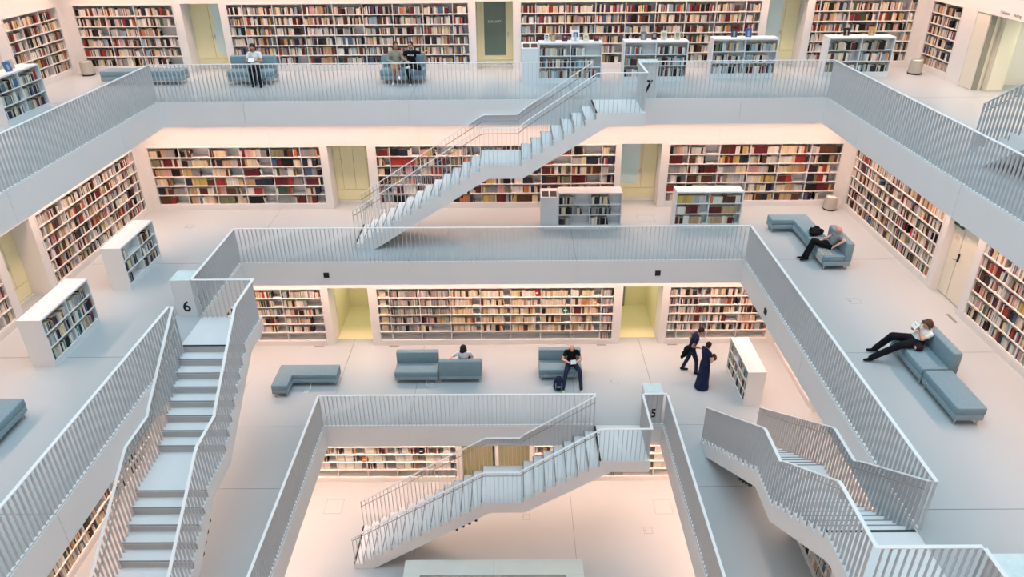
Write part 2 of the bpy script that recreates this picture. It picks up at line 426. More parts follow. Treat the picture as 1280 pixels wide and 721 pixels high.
# gallery 7
wall(7, 'back', niche(UN[7])+rec(DO[7]))
n7 = ['white six-shelf bookcase in the back-left corner of the gallery marked 7', 'long white bookcase left of the green glass door on the gallery marked 7',
      'long white bookcase right of the green glass door on the gallery marked 7', 'white six-shelf bookcase in the back-right corner of the gallery marked 7']
s7 = ['back-left corner case, gallery 7', 'case left of green door', 'case right of green door', 'back-right corner case, gallery 7']
for i, c in enumerate(('left', 'both', 'both', 'both')): bookcase(7, 'back', *UN[7][i], n7[i], s7[i], 'fiction', cols=c)
door(7, 'back', -10.2, -8.95, .65, 'panel_glass', 'olive door with a pale glass strip at the left of gallery 7')
d7 = door(7, 'back', -.6, .62, .65, 'glass', 'olive framed green glass door in the middle of gallery 7')
text_obj('lettering', 'ZUKUNFT', .1, M_white, d7, (0.0, -.014, 1.45), (PI/2, 0, 0), ext=.001)
door(7, 'back', 8.95, 10.2, .65, 'glass_panel', 'olive door with pale glass at the right of gallery 7')
wall(7, 'left', niche([(10.7, 13.55)])+rec([(8.95, 10.2)])+niche([(.84, 8.75)]))
bookcase(7, 'left', 10.7, 13.55, 'white bookcase on the left wall of the gallery marked 7', 'left wall case, gallery 7')
bookcase(7, 'left', .84, 8.75, 'long white bookcase on the left wall of gallery 7, mostly out of frame', 'long left wall case, gallery 7')
door(7, 'left', 8.95, 10.2, .65, 'panels', 'olive door on the left wall of gallery 7 behind the low bookcase')
wall(7, 'right', niche([(-13.5, -11.72)])+[(-11.0, -5.6, 2.12, 3.2)])
bookcase(7, 'right', -13.5, -11.72, 'narrow white bookcase on the right wall of the gallery marked 7', 'right wall case, gallery 7')
# passage behind the right wall of gallery 7
q = MB().box(-11.1, -5.5, 3.2, 3.3, 0, H); q.box(-10.4, -10.25, .37, .9, 0, H)
o = q.build('wall_right', M_crm); setm(o, frame('right', wdist(7, 'right'), 12)); tag(o, 'cream walls inside the passage at the right of gallery 7', 'wall', kind='structure')
q = MB().box(-11.0, -10.41, .02, .36, .01, 2.11).box(-10.24, -10.2, .4, .8, .01, 2.1); q.box(-10.41, -10.36, .02, .3, .0, 2.11)
o = q.build('trim_1', M_crm); setm(o, frame('right', wdist(7, 'right'), 12)); tag(o, 'cream lined reveal of the passage at the right of gallery 7', 'trim', kind='structure')
MB().box(-10.36, -10.32, .05, .2, 0, 2.11).build('shadow_gap', M_grey, o)
o2 = empty('lettering', label='small grey lettering on the white wall above the right passage', cat='lettering')
setm(o2, frame('right', wdist(7, 'right'), 12) @ Matrix.Translation((-9.47, -.004, 2.24)))
for wd_, x_ in (('Toiletten', -.27), ('Aufzug', .3)): text_obj('word', wd_, .12, M_grey, o2, (x_, 0, 0), (PI/2, 0, 0), ext=.002)
area('passage_fill', (15.9, 8.3, 14.05), 1.2, 3.4, 60, (1, .93, .72))  # unseen light added to brighten the cream passage walls
# gallery 6
def f6(r, k, n): return rng.choice((.55, .75, .9, .97, .97, .4 if rng.random() < .3 else .95))
wall(6, 'back', niche(UN[6])+rec(DO[6]))
n6 = ['white bookcase left of the olive panel door on the gallery marked 6', 'long white bookcase behind the rising stair on the gallery marked 6', 'white bookcase at the right end of the back wall of gallery 6']
s6 = ['back-left case, gallery 6', 'middle back case, gallery 6', 'back-right case, gallery 6']
for i, c in enumerate(('left', 'both', 'right')): bookcase(6, 'back', *UN[6][i], n6[i], s6[i], 'sets', f6, cols=c)
door(6, 'back', -5.38, -4.1, .65, 'panels', 'olive panelled double door behind the stair foot on gallery 6')
door(6, 'back', 4.1, 5.38, .65, 'glass_panel', 'olive door with pale blue glass between the low bookcases of gallery 6')
wall(6, 'left', niche([(5.6, 11.0), (-3.86, 3.86)])+rec([(4.1, 5.38)])+rec([(-5.38, -4.1)]))
bookcase(6, 'left', 5.6, 11.0, 'white bookcase on the left wall of gallery 6 near the back corner', 'left wall case, gallery 6', 'fiction', cols='both')
bookcase(6, 'left', -3.86, 3.86, 'white bookcase at the left frame edge of gallery 6', 'left edge case, gallery 6', 'fiction', cols='both')
door(6, 'left', 4.1, 5.38, .55, 'glass_panel', 'narrow olive door between the bookcases on the left wall of gallery 6')
wall(6, 'right', niche([(-11.0, -5.58), (-3.86, 3.86)])+rec([(-5.38, -4.1)])+rec([(4.1, 5.38)]))
bookcase(6, 'right', -11.0, -5.58, 'white bookcase on the right wall of gallery 6 behind the bald man', 'right wall case, gallery 6', 'fiction', cols='both')
bookcase(6, 'right', -3.86, 3.86, 'white bookcase at the right frame edge of gallery 6', 'right edge case, gallery 6', 'fiction', cols='left')
ND[0] += 1
e = empty('door_%d' % ND[0], label='cream double door under a green exit sign on gallery 6', cat='door', kind='structure'); setm(e, frame('right', wdist(6, 'right')+.2, 8))
MB().box(-5.38, -4.1, .04, .09, 0, TOP).build('door_frame', M_crm, e)
for (x0, x1) in ((-5.37, -4.98), (-4.95, -4.11)): MB().box(x0, x1, 0, .04, .02, TOP-.02).build('door_leaf', M_crm, e)
MB().box(-4.93, -4.89, -.03, 0, 1.02, 1.24).build('lock_plate', M_black, e)
MB().tube([(-4.98, 0, 1.05), (-4.98, -.06, 1.05), (-5.08, -.06, 1.05)], .012, 6).build('handle', M_steel, e)
MB().box(-5.3, -5.1, -.006, 0, 1.5, 1.62).build('notice', mat('notice_card', (226, 206, 190), .8, noise=.1, scale=20), e)
# exit sign
es = empty('exit_sign', label='green exit sign with white running figure above the cream door', cat='sign'); setm(es, frame('right', wdist(6, 'right')+.08, 8))
MB().box(-5.3, -4.92, .0, .05, 1.9, 2.12).build('sign_plate', mat('exit_green', (20, 70, 44), .5, noise=.1), es)
q = MB().box(-5.07, -4.97, -.004, 0, 1.96, 2.09).box(-5.26, -5.2, -.004, 0, 2.0, 2.03).prism([(-5.2, 1.97), (-5.15, 2.06), (-5.12, 2.06), (-5.16, 1.97)], -.004, 0).box(-5.16, -5.12, -.004, 0, 2.06, 2.09)
q.build('pictogram', M_white, es)
# gallery 5
def f5c(r, k, n):
    if r == 5: return ('media', .97) if k == n-1 else 0
    if k == 0: return ('face', 1)
    if k == n-1: return ('media', .97)
    if k in (1,): return ('media', .97)
    if k == 2: return ('media', .97) if r < 3 else ('fiction' if r == 3 else 'cream', .95 if r == 3 else .35)
    return ('cream', rng.uniform(.7, .95))
def f5l(r, k, n): return 0 if (r == 5 and k >= n-2) else rng.choice((.62, .7, .9, .95))
def f5r(r, k, n): return 0 if r == 5 else (('media', .8) if k == 0 else rng.choice((.6, .85, .95)))
wall(5, 'back', niche(UN[5])+rec(DO[5], 2.6))
bookcase(5, 'back', *UN[5][0], 'white bookcase at the left of the back wall of gallery 5', 'left back case, gallery 5', 'fiction', f5l, 'left')
bookcase(5, 'back', *UN[5][1], 'long white bookcase between the two yellow passages of gallery 5', 'middle case, gallery 5', 'cream', f5c, 'both')
bookcase(5, 'back', *UN[5][2], 'white bookcase behind the standing couple on gallery 5', 'right back case, gallery 5', 'fiction', f5r, 'right')
for sgn in (-1, 1):
    q = MB(); x0, x1 = (-5.38, -4.1) if sgn < 0 else (4.1, 5.38)
    q.box(x0-.1, x1+.1, 2.6, 2.7, 0, H); q.box(x0, x0+.012, .72, 2.6, 0, TOP).box(x1-.012, x1, .72, 2.6, 0, TOP); q.box(x0+.012, x1-.012, .72, 2.6, 2.145, TOP).box(x0+.012, x1-.012, .4, 2.6, .0, .004)
    o = q.build('wall_back', M_yelw); setm(o, frame('back', wdist(5, 'back'), 4)); tag(o, 'yellow lining of the %s passage on gallery 5' % ('left' if sgn < 0 else 'right'), 'wall', kind='structure')
    ND[0] += 1
    e = empty('door_%d' % ND[0], label='grey door leaf deep in the %s yellow passage of gallery 5' % ('left' if sgn < 0 else 'right'), cat='door', kind='structure'); setm(e, frame('back', wdist(5, 'back'), 4))
    xa, xb = ((x0+.75, x1-.02) if sgn < 0 else (x0+.02, x0+.5))
    MB().box(xa, xb, 2.52, 2.59, .01, 2.13).build('door_leaf', M_grey, e)
    MB().tube([(xa+.06, 2.52, 1.05), (xa+.06, 2.46, 1.05), (xa+.16, 2.46, 1.05)], .012, 6).build('handle', M_steel, e)
    area('passage_fill', ((x0+x1)/2, 9.07+1.5, 6.1), .5, 1.2, 9, (1, .95, .78))  # small unseen light added inside to brighten the yellow lining
for side, sg in (('left', 1), ('right', -1)):
    un = [(-3.86, 3.86), tuple(sorted((sg*5.58, sg*8.8)))]
    wall(5, side, niche(un)+rec([tuple(sorted((sg*4.1, sg*5.38)))]))
    bookcase(5, side, *un[0], 'white bookcase on the %s wall of gallery 5 under the gallery edge' % side, '%s wall case, gallery 5' % side, 'fiction', cols='both')
    bookcase(5, side, *un[1], 'white bookcase in the back %s corner side wall of gallery 5' % side, '%s corner case, gallery 5' % side, 'fiction', cols='both')
    door(5, side, *sorted((sg*4.1, sg*5.38)), .65, 'panels', 'olive door on the %s wall of gallery 5' % side)
# bottom floor: low display shelving with face-out media
UN[4] = [(-6.6, -1.28), (1.2, 6.6)]
def f4(r, k, n):
    return ('display', 1) if r < 5 else rng.choice((0, 0, ('media', .7)))
wall(4, 'back', niche(UN[4])+rec([(-1.15, 1.08)], .6))
bookcase(4, 'back', *UN[4][0], 'pinkish display bookcase on the bottom floor left of the stair', 'bottom floor left case', 'cream', f4, 'right')
bookcase(4, 'back', *UN[4][1], 'pinkish display bookcase on the bottom floor behind the stair landing', 'bottom floor right case', 'cream', f4, 'left')
ND[0] += 1
e = empty('door_%d' % ND[0], label='dark olive double door behind the lowest stair', cat='door', kind='structure'); setm(e, frame('back', wdist(4, 'back')+.3, 0))
M_ol = mat('olive_slats', (158, 154, 110), .6, noise=.08, scale=6)
MB().box(-.06, .06, -.04, .06, 0, TOP).build('mullion', M_wall, e)
for x0 in (-1.15, .06):
    lf = MB().box(x0, x0+1.02, .02, .06, .02, TOP-.01).build('door_leaf', M_ol, e)
    MB().tube([(x0+(.92 if x0 < 0 else .1), .02, 1.0), (x0+(.92 if x0 < 0 else .1), -.03, 1.0), (x0+(.92 if x0 < 0 else .1), -.03, 1.15)], .012, 6).build('handle', M_steel, lf)
wall(4, 'left', []); wall(4, 'right', [])
for lv in (8,):
    for sd in ('back', 'left', 'right', 'front'): wall(lv, sd, [])
for lv in (7, 6, 5, 4): wall(lv, 'front', [])
# roof ring around the skylight
q = MB().box(-20, 20, 12, 20, 31, 31.4).box(-20, 20, -20, -12, 31, 31.4).box(-20, -12, -12, 12, 31, 31.4).box(12, 20, -12, 12, 31, 31.4)
for sd in SIDES.values(): pass
o = q.build('ceiling', M_wall); tag(o, 'white roof ring around the skylight high above the atrium', 'ceiling', kind='structure')
q = MB()
for (x0, x1, y0, y1) in ((-20, 20, 19.6, 20), (-20, 20, -20, -19.6), (-20, -19.6, -19.6, 19.6), (19.6, 20, -19.6, 19.6)): q.box(x0, x1, y0, y1, -.4, 31)
o = q.build('wall_outer', M_wall); tag(o, 'outer shell of the hall behind the galleries', 'wall', kind='structure')

# ------------------------------------------------------------------ railings
M_bar = mat('baluster_enamel', (198, 204, 208), .45, noise=.02, scale=5, spec=.5)
BAL = MB().box(-.0055, .0055, -.023, .023, 0, RAIL-.012).mesh('baluster', M_bar)
def railing(lv, side, s0, s1, label, inset=.035):
    M = frame(side, vdist(lv, side)+inset, LV[lv][4])
    e = empty('railing', label=label, cat='railing'); setm(e, M)
    MB().box(s0, s1, -.032, .032, RAIL-.014, RAIL).build('top_rail', M_rail, e)
    MB().box(s0, s1, -.02, .02, 0, .008).build('base_rail', M_rail, e)
    n = max(1, round((s1-s0)/.12)); k = 0
    for i in range(n+1):
        o = link('baluster', BAL, e); o.location = (s0+.008+(s1-s0-.016)*i/n, 0, 0)
G0, G1 = 2.85, 4.17
for lv in (7, 6, 5):
    a, b = LV[lv][0], LV[lv][1]
    gap = {7: ('back',), 6: ('left', 'right'), 5: ('back',)}[lv]
    for side in ('back', 'left', 'right'):
        half = (a if side == 'back' else b)+.035
        sg = {'back': (-half, half), 'left': (-(5 if lv == 7 else 5.4), half-.04), 'right': (-half+.04, (5 if lv == 7 else 5.4))}[side]
        if lv == 5 and side != 'back': sg = (-4.6, sg[1]) if side == 'left' else (sg[0], 4.6)
        nm = 'white bar railing, %s edge of gallery %s' % (side, lv)
        if side in gap:
            railing(lv, side, sg[0], G0, nm+(', left of the stair' if side == 'back' else ', before the stair head'))
            railing(lv, side, G1, sg[1], nm+(', right of the number pillar' if side == 'back' else ', beyond the number pillar'))
        else:
            railing(lv, side, sg[0], sg[1], nm)

# ------------------------------------------------------------------ staircases
RISE, RUN, SW = ST/22, .287, 1.5
X0 = -4.06
def stair_steps():
    L = []; x = X0
    for i in range(13): L.append((x, x+RUN, RISE*(i+1))); x += RUN
    L.append((x, .84, RISE*14)); x = .84
    for i in range(7): L.append((x, x+RUN, RISE*(15+i))); x += RUN
    L.append((x, G1, ST)); return L
STEPS = stair_steps()
def zrail(x, h):          # height of a rail h above the nosing line
    xl0, xl1, xt = X0+13*RUN, .84, .84+7*RUN
    sl = RISE/RUN
    if x < xl0: return RISE+(x-X0)*sl+h if x > X0 else RISE+h
    if x < xl1: return RISE*14+h
    if x < xt: return RISE*15+(x-xl1)*sl+h-RISE*0
    return ST+h
def staircase(side, upper, label, foot_only=False):
    d = vdist(upper, side); M = frame(side, d, LV[upper][4]-ST)
    e = empty('staircase', label=label, cat='staircase'); setm(e, M)
    prof = [(X0+.005, .0), (X0+.005, RISE-.03)]
    for i, (x0, x1, z) in enumerate(STEPS):
        if i: prof += [(x0+.005, STEPS[i-1][2]-.03), (x0+.005, z-.03)]
    prof += [(G1, ST-.03), (G1, ST-.37), (3.17, ST-.37), (.87, 2.17), (-.09, 2.17), (-3.5, 0)]
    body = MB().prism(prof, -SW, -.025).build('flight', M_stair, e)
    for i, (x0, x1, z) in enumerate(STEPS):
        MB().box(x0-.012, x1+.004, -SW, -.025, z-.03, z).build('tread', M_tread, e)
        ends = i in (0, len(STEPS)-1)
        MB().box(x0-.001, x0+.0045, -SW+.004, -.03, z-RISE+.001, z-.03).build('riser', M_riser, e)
        MB().box(x0-.014, x0+(.035 if ends else .013), -SW+.01, -.03, z-.012, z+.002).build('nosing_strip', M_nosed if ends else M_nose, e)
    for k_ in range(4):
        xs_ = -1.04+k_*.183
        MB().box(xs_-.035, xs_+.035, -SW+.01, -SW+.09, (xs_+3.5)*RISE/RUN-.075, (xs_+3.5)*RISE/RUN-.005).build('spot_lamp', M_nosed, e)
    # railings: void side wraps the landing, inner side stops at the gallery
    h = RAIL-.06
    for nm, y, xe in (('void', -SW+.03, G1-.03), ('wall', -.06, G0)):
        pts = [(X0+.02, y, zrail(X0+.02, h)), (X0+13*RUN, y, zrail(X0+13*RUN-.001, h)), (X0+13*RUN+.12, y, RISE*14+h+.05), (.84-.1, y, RISE*14+h+.05), (.84+.05, y, RISE*15+h),
               (G0-.03, y, zrail(G0-.031, h)+RISE*.3)]
        if nm == 'void': pts += [(G0+.1, y, ST+RAIL-.012), (xe, y, ST+RAIL-.012), (xe, .02, ST+RAIL-.012)]
        else: pts[-1] = (G0-.01, y, ST+RAIL-.012)
        tr = MB().strip(pts, .062, .016).build('top_rail', M_rail, e)
        hp = [(x, y+(.05 if nm == 'void' else -.05), z-.16) for x, _, z in pts[:6]]
        MB().tube(hp, .011, 6).build('handrail', M_hand, e)
        # balusters follow the sawtooth
        x = X0+.03
        import bisect
        def ztop(xx):
            for (p, q_) in zip(pts, pts[1:]):
                if p[0] <= xx <= q_[0]: return p[2]+(q_[2]-p[2])*(xx-p[0])/max(1e-6, q_[0]-p[0])
            return pts[-1][2]
        def zbase(xx):
            for (a0, a1, zz) in STEPS:
                if a0 <= xx < a1: return zz
            return ST
        while x < xe-.01:
            zb = zbase(x); o = link('baluster', BAL, tr); L = ztop(x)-zb
            o.location = (x, y, zb); o.scale = (1, 1, L/(RAIL-.012)); x += .12
        if nm == 'void':
            yy = y+.1
            while yy < 0:
                o = link('baluster', BAL, tr); o.location = (xe, yy, ST); o.rotation_euler = (0, 0, PI/2); yy += .12
    return e
staircase('back', 7, 'white staircase rising to the landing marked 7')
staircase('left', 6, 'white staircase climbing at the left to the landing marked 6')
staircase('right', 6, 'white staircase at the lower right climbing towards the viewer')
staircase('back', 5, 'lowest white staircase rising from the pink floor to the landing marked 5')
staircase('right', 8, 'white staircase at the top right edge with only its foot in view')

# number pillars
def pillar(side, lv, digit, label, faces):
    M = frame(side, vdist(lv, side), LV[lv][4])
    e = empty('number_pillar', label=label, cat='sign pillar'); setm(e, M)
    x0, x1, y0, y1, hh = 4.22, 4.74, .10, .60, 1.0
    MB().box(x0, x1, y0, y1, 0, hh-.03).build('body', M_case, e)
    MB().box(x0-.004, x1+.004, y0-.004, y1+.004, hh-.03, hh).build('top_plate', M_screen, e)
    MB().box(x0+.1, x1-.1, y0+.12, y1-.12, hh, hh+.003).build('map_panel', mat('map_print', (206, 228, 230), .3, noise=.3, scale=12, tint=(226, 238, 236)), e)
    if 'void' in faces: text_obj('numeral', digit, .5 if digit == '7' else .4, M_dig, e, (x0+(.25 if digit == '7' else .28), y0-.003, .32), (PI/2, 0, 0), shear=0, ext=.002, bold=.009)
    if 'stair' in faces: text_obj('numeral', digit, .4, M_dig, e, (x0-.003, (y0+y1)/2-.02, .26), (PI/2, 0, -PI/2), ext=.002, bold=.008)
pillar('back', 7, '7', 'white pillar with black numeral 7 beside the top landing', ('void', 'stair'))
pillar('left', 6, '6', 'white pillar with black numeral 6 at the left stair head', ('stair', 'void'))
pillar('right', 6, '6', 'pale topped pillar at the bottom right corner of the picture', ('stair', 'void'))
pillar('back', 5, '5', 'white pillar with black numeral 5 behind the railing corner', ('void', 'stair'))

# ------------------------------------------------------------------ low double-sided bookcases
CASES = []
def low_case(lv, x0, y0, L, rz, label, short, style='mobile', term=False, fills=None, D=.53):
    """local x along length, y from book face (0) to rear (D)"""
    e = empty('low_bookcase', (x0, y0, LV[lv][4]), rz, label, 'bookcase')
    M = Matrix.Translation((x0, y0, LV[lv][4])) @ Matrix.Rotation(rz, 4, 'Z')
    Hc, pl, t = 1.2, .14, .03
    MB().box(0, L, .01, D-.01, 0, pl-.01).build('plinth', M_case, e)
    MB().box(0, L, 0, D, Hc-.04, Hc).build('top_panel', M_case, e)
    for x in (0, L-t): MB().box(x, x+t, 0, D, pl-.01, Hc-.04).build('side_panel', M_case, e)
    MB().box(t, L-t, D/2-.012, D/2+.012, pl, Hc-.04).build('back_panel', M_case, e)
    rh = (Hc-.04-pl)/3
    for r in range(3): MB().box(t, L-t, .004, D-.004, pl+r*rh-.022, pl+r*rh).build('shelf', M_case, e)
    for y0_, y1_ in ((.006, D/2-.012), (D/2+.012, D-.006)): MB().box(L/2-.012, L/2+.012, y0_, y1_, pl, Hc-.04).build('divider', M_case, e)
    for r in range(3):
        for b in range(2):
            s0, s1 = (t, L/2-.012) if b == 0 else (L/2+.012, L-t)
            fl_ = fills[2-r][b] if fills else rng.choice((.9, .97, .8, .95))
            if fl_: fill(M, s0, s1, pl+r*rh, rh-.025, .025, .21, style, fl_, short, r, b)
    M2 = M @ Matrix.Translation((L, D, 0)) @ Matrix.Rotation(PI, 4, 'Z')
    for r in range(3):
        for b in range(2):
            s0, s1 = (t, L/2-.012) if b == 0 else (L/2+.012, L-t)
            fill(M2, s0, s1, pl+r*rh, rh-.025, .025, .21, style, rng.uniform(.7, .95), 'rear of '+short, r, b)
    if term:
        tm = empty('catalogue_desk', (x0-.005, y0, LV[lv][4]), rz, 'slanted white catalogue desk with two dark trays beside the low bookcase of gallery %d' % lv, 'desk')
        MB().prism([(0, 0), (D, 0), (D, 1.16), (0, 1.05)], -.53, -.0, 'x').build('body', M_case, tm)
        for a in (-.48, -.235):
            MB().prism([(.06, 1.068), (.34, 1.127), (.34, 1.137), (.06, 1.078)], a, a+.2, 'x').build('tray', M_black, tm)
    CASES.append(e)
low_case(7, 1.41, 11.68, 1.95, 0, 'low white bookcase on gallery 7 with six display books, beside the desk', 'low case behind stair head', term=True, fills=[(.9, .45), (.95, .8), (.95, .85)])
low_case(7, 4.05, 11.83, 1.98, 0, 'low white bookcase directly behind the pillar marked 7', 'low case behind pillar 7', fills=[(.55, .95), (.97, .97), (.6, .95)])
low_case(7, 6.87, 12.2, 2.05, 0, 'low white bookcase on gallery 7 with two blue display books', 'low case with blue books')
low_case(7, 10.52, 12.3, 2.08, 0, 'low white bookcase on gallery 7 near the back-right railing corner', 'low case, right corner, gallery 7')
low_case(7, -12.43, 7.15, 1.95, PI/2, 'low white bookcase at the left frame edge of gallery 7', 'low case, left edge, gallery 7', fills=[(.95, .97), (.85, .85), (.9, .95)])
low_case(6, 1.97, 9.43, 1.96, 0, 'low white bookcase of gallery 6 with joined desk and dark boxed sets', 'low case under stair, gallery 6', 'dark', True, [(.55, .6), (.75, .7), (.4, .6)])
low_case(6, 5.58, 9.45, 2.05, 0, 'low white bookcase of gallery 6 right of the glass door', 'low case, glass door, gallery 6', 'sets', False, [(.9, .97), (.75, .9), (.85, .85)])
low_case(6, -9.58, 5.63, 1.9, PI/2, 'low white bookcase, farther of the two at the left of gallery 6', 'far left low case, gallery 6', fills=[(.3, .8), (.85, .85), (.3, .9)])
low_case(6, -9.57, 2.0, 1.95, PI/2, 'low white bookcase, nearer of the two at the left of gallery 6', 'near left low case, gallery 6', fills=[(.97, .85), (.97, .97), (.97, .9)])
low_case(5, 7.25, 7.52, 1.87, -PI/2, 'low white bookcase beside the standing couple on gallery 5', 'low case by couple, gallery 5', fills=[(.4, .7), (.85, .85), (.8, .9)])
low_case(5, 7.1, .9, 1.95, -PI/2, 'low bookcase half hidden under the lower right staircase', 'low case under right stair')

# display books standing on the low cases
def display(x, y, z, wd, hh, rgb, label, rz=0., inner=None):
    e = empty('display_book', (x, y, z), rz, label, 'book', 'display books on the low bookcases')
    M_ = Matrix.Rotation(-.22, 4, 'X')
    c = MB().box(-wd/2, wd/2, 0, .025, 0, hh).build('cover', mat('cover_%d_%d_%d' % rgb, rgb, .5, noise=.15, scale=14), e); c.matrix_local = M_
    c.location = (0, 0, .005)
    if inner:
        p = MB().box(-wd*.3, wd*.3, -.002, 0, hh*.35, hh*.8).build('cover_picture', mat('cover_%d_%d_%d' % inner, inner, .5, noise=.3, scale=20), c)
    MB().prism([(.0, 0), (.12, 0), (.045, hh*.7), (.03, hh*.7)], -.03, .03, 'x').build('stand', M_steel, e)
for x, wd, hh, c, inn, lb in ((1.66, .15, .22, (232, 230, 222), (60, 60, 60), 'white display book with dark picture, first on the low bookcase by the desk'), (1.86, .14, .24, (196, 156, 110), (120, 70, 40), 'tan display book, second on the low bookcase by the desk'),
    (2.22, .16, .2, (92, 40, 56), None, 'maroon display book on the low bookcase behind the stair head'), (2.55, .24, .32, (238, 240, 240), (70, 110, 160), 'tall white display card with blue picture on the low bookcase of gallery 7'),
    (2.87, .16, .2, (226, 222, 200), (180, 180, 150), 'cream display book on the low bookcase behind the stair head'), (3.2, .15, .19, (70, 48, 44), (190, 90, 60), 'dark brown display book at the right end of the low bookcase')):
    display(x, 12.0, 13.2, wd, hh, c, lb, inner=inn)
for x, wd, hh, c, inn, lb in ((4.67, .18, .24, (120, 128, 120), None, 'grey green display book on the low bookcase behind pillar 7'), (5.0, .16, .2, (52, 50, 54), (150, 150, 150), 'black display book on the low bookcase behind pillar 7'),
    (5.3, .19, .26, (226, 226, 214), (210, 180, 60), 'white and yellow display book on the low bookcase behind pillar 7'), (5.72, .17, .24, (222, 214, 190), (120, 140, 80), 'cream display book on the low bookcase behind pillar 7')):
    display(x, 12.12, 13.2, wd, hh, c, lb, inner=inn)
display(7.58, 12.5, 13.2, .18, .24, (60, 74, 104), 'navy display book on the third low bookcase of gallery 7')
display(8.03, 12.5, 13.2, .19, .26, (52, 100, 160), 'bright blue display book on the third low bookcase of gallery 7')
display(11.15, 12.6, 13.2, .18, .24, (30, 32, 40), 'black display book on the low bookcase by the right railing corner')
display(11.94, 12.6, 13.2, .2, .26, (214, 156, 84), 'orange display book on the low bookcase by the right railing corner')
display(-12.6, 8.1, 13.2, .2, .24, (66, 118, 176), 'blue display book on the low bookcase at the left frame edge', PI/2-.3)
display(-12.6, 7.5, 13.2, .22, .3, (60, 60, 64), 'dark display sign on the low bookcase at the left frame edge', PI/2-.2, inner=(220, 220, 220))
display(-12.75, 8.45, 13.2, .18, .22, (214, 186, 170), 'pinkish display book on the low bookcase at the left frame edge', PI/2-.5)

# ------------------------------------------------------------------ sofas and benches
def legs(e, pts, h=.13):
    for x, y in pts: MB().lathe([(.014, 0), (.018, h)], 8, (x, y)).build('leg', M_steel, e)
def socket(e, x, y, z=.2):
    s_ = MB().box(x-.03, x+.03, y-.006, y, z-.022, z+.022).build('socket', M_steel, e)
    MB().box(x-.015, x+.015, y-.008, y-.006, z-.012, z+.012).build('socket_hole', M_black, s_)
def sofa(lv, x, y, rz, label, W=1.3, D=.74, back=True, cable=False):
    """x,y: front left corner in plan, local front faces -y"""
    e = empty('sofa' if back else 'bench', (x, y, LV[lv][4]), rz, label, 'sofa' if back else 'bench')
    bbox('base', (0.005, W-.005, .01, D-.01, .13, .27), M_sofab, e, .015)
    bbox('seat', (0, W, 0, D-(.2 if back else 0), .27, .43), M_sofa, e, .02)
    if back: bbox('backrest', (0, W, D-.2, D, .27, .8), M_sofa, e, .03)
    legs(e, [(.07, .07), (W-.07, .07), (.07, D-.07), (W-.07, D-.07)])
    socket(e, W*.16, .01); socket(e, W*.84, .01)
    return e
def lbench(lv, poly, label, lg, sk):
    e = empty('bench', (poly[0][0], poly[0][1], LV[lv][4]), 0, label, 'bench')
    ox, oy = poly[0]; P_ = [(px-ox, py-oy) for px, py in poly]
    me = MB().prism(P_, .13, .27, 'z').mesh('base', M_sofab); bev(me, .012); link('base', me, e)
    me = MB().prism(P_, .272, .43, 'z').mesh('seat', M_sofa); bev(me, .02); link('seat', me, e)
    legs(e, [(px-ox, py-oy) for px, py in lg])
    for px, py in sk: socket(e, px-ox, py-oy)
    return e
sofa(5, -3.05, 6.85, 0, 'blue-grey sofa facing the viewer on gallery 5, left of its twin')
sofa(5, -.4, 7.61, PI, 'blue-grey sofa with its back to the viewer on gallery 5')
sofa(5, 1.36, 6.95, 0, 'blue-grey sofa under the bald man in black on gallery 5')
lbench(5, [(-6.63, 6.2), (-6.15, 6.2), (-6.15, 6.75), (-4.8, 6.75), (-4.8, 7.31), (-6.63, 7.31)], 'blue-grey L-shaped bench on gallery 5',
       [(-6.57, 6.26), (-6.21, 6.26), (-4.87, 6.81), (-4.87, 7.25), (-6.57, 7.25)], [(-5.05, 6.76)])
sofa(7, -8.3, 11.62, 0, 'blue sofa by the left door of gallery 7 under the reading woman', W=1.42)
sofa(7, -3.52, 11.66, 0, 'blue sofa of the seated couple on gallery 7', W=1.37)
lbench(7, [(-12.3, 11.75), (-9.75, 11.75), (-9.75, 12.33), (-12.3, 12.33)], 'long blue bench behind the left railing corner of gallery 7',
       [(-12.2, 11.83), (-9.83, 11.83), (-9.83, 12.25), (-12.2, 12.25)], [(-10.0, 11.76)])
lbench(6, [(8.47, 9.05), (9.13, 9.05), (9.13, 7.85), (9.66, 7.85), (9.66, 9.5), (8.47, 9.5)], 'blue L-shaped bench beside the bald man on gallery 6',
       [(8.54, 9.12), (8.54, 9.43), (9.2, 7.93), (9.59, 7.93), (9.59, 9.43)], [])
sofa(6, 9.1, 7.82, -PI/2, 'blue sofa under the man with the newspaper on gallery 6', W=1.33, D=.76)
sofa(6, 9.1, 2.48, -PI/2, 'blue sofa under the reading woman on gallery 6', W=1.36, D=.76)
sofa(6, 9.12, 1.08, -PI/2, 'blue backless bench nearest the lower right of gallery 6', W=1.3, D=.58, back=False)
sofa(6, -9.15, -1.05, PI/2, 'blue bench cut by the left frame edge of gallery 6', W=1.33, D=.6, back=False)

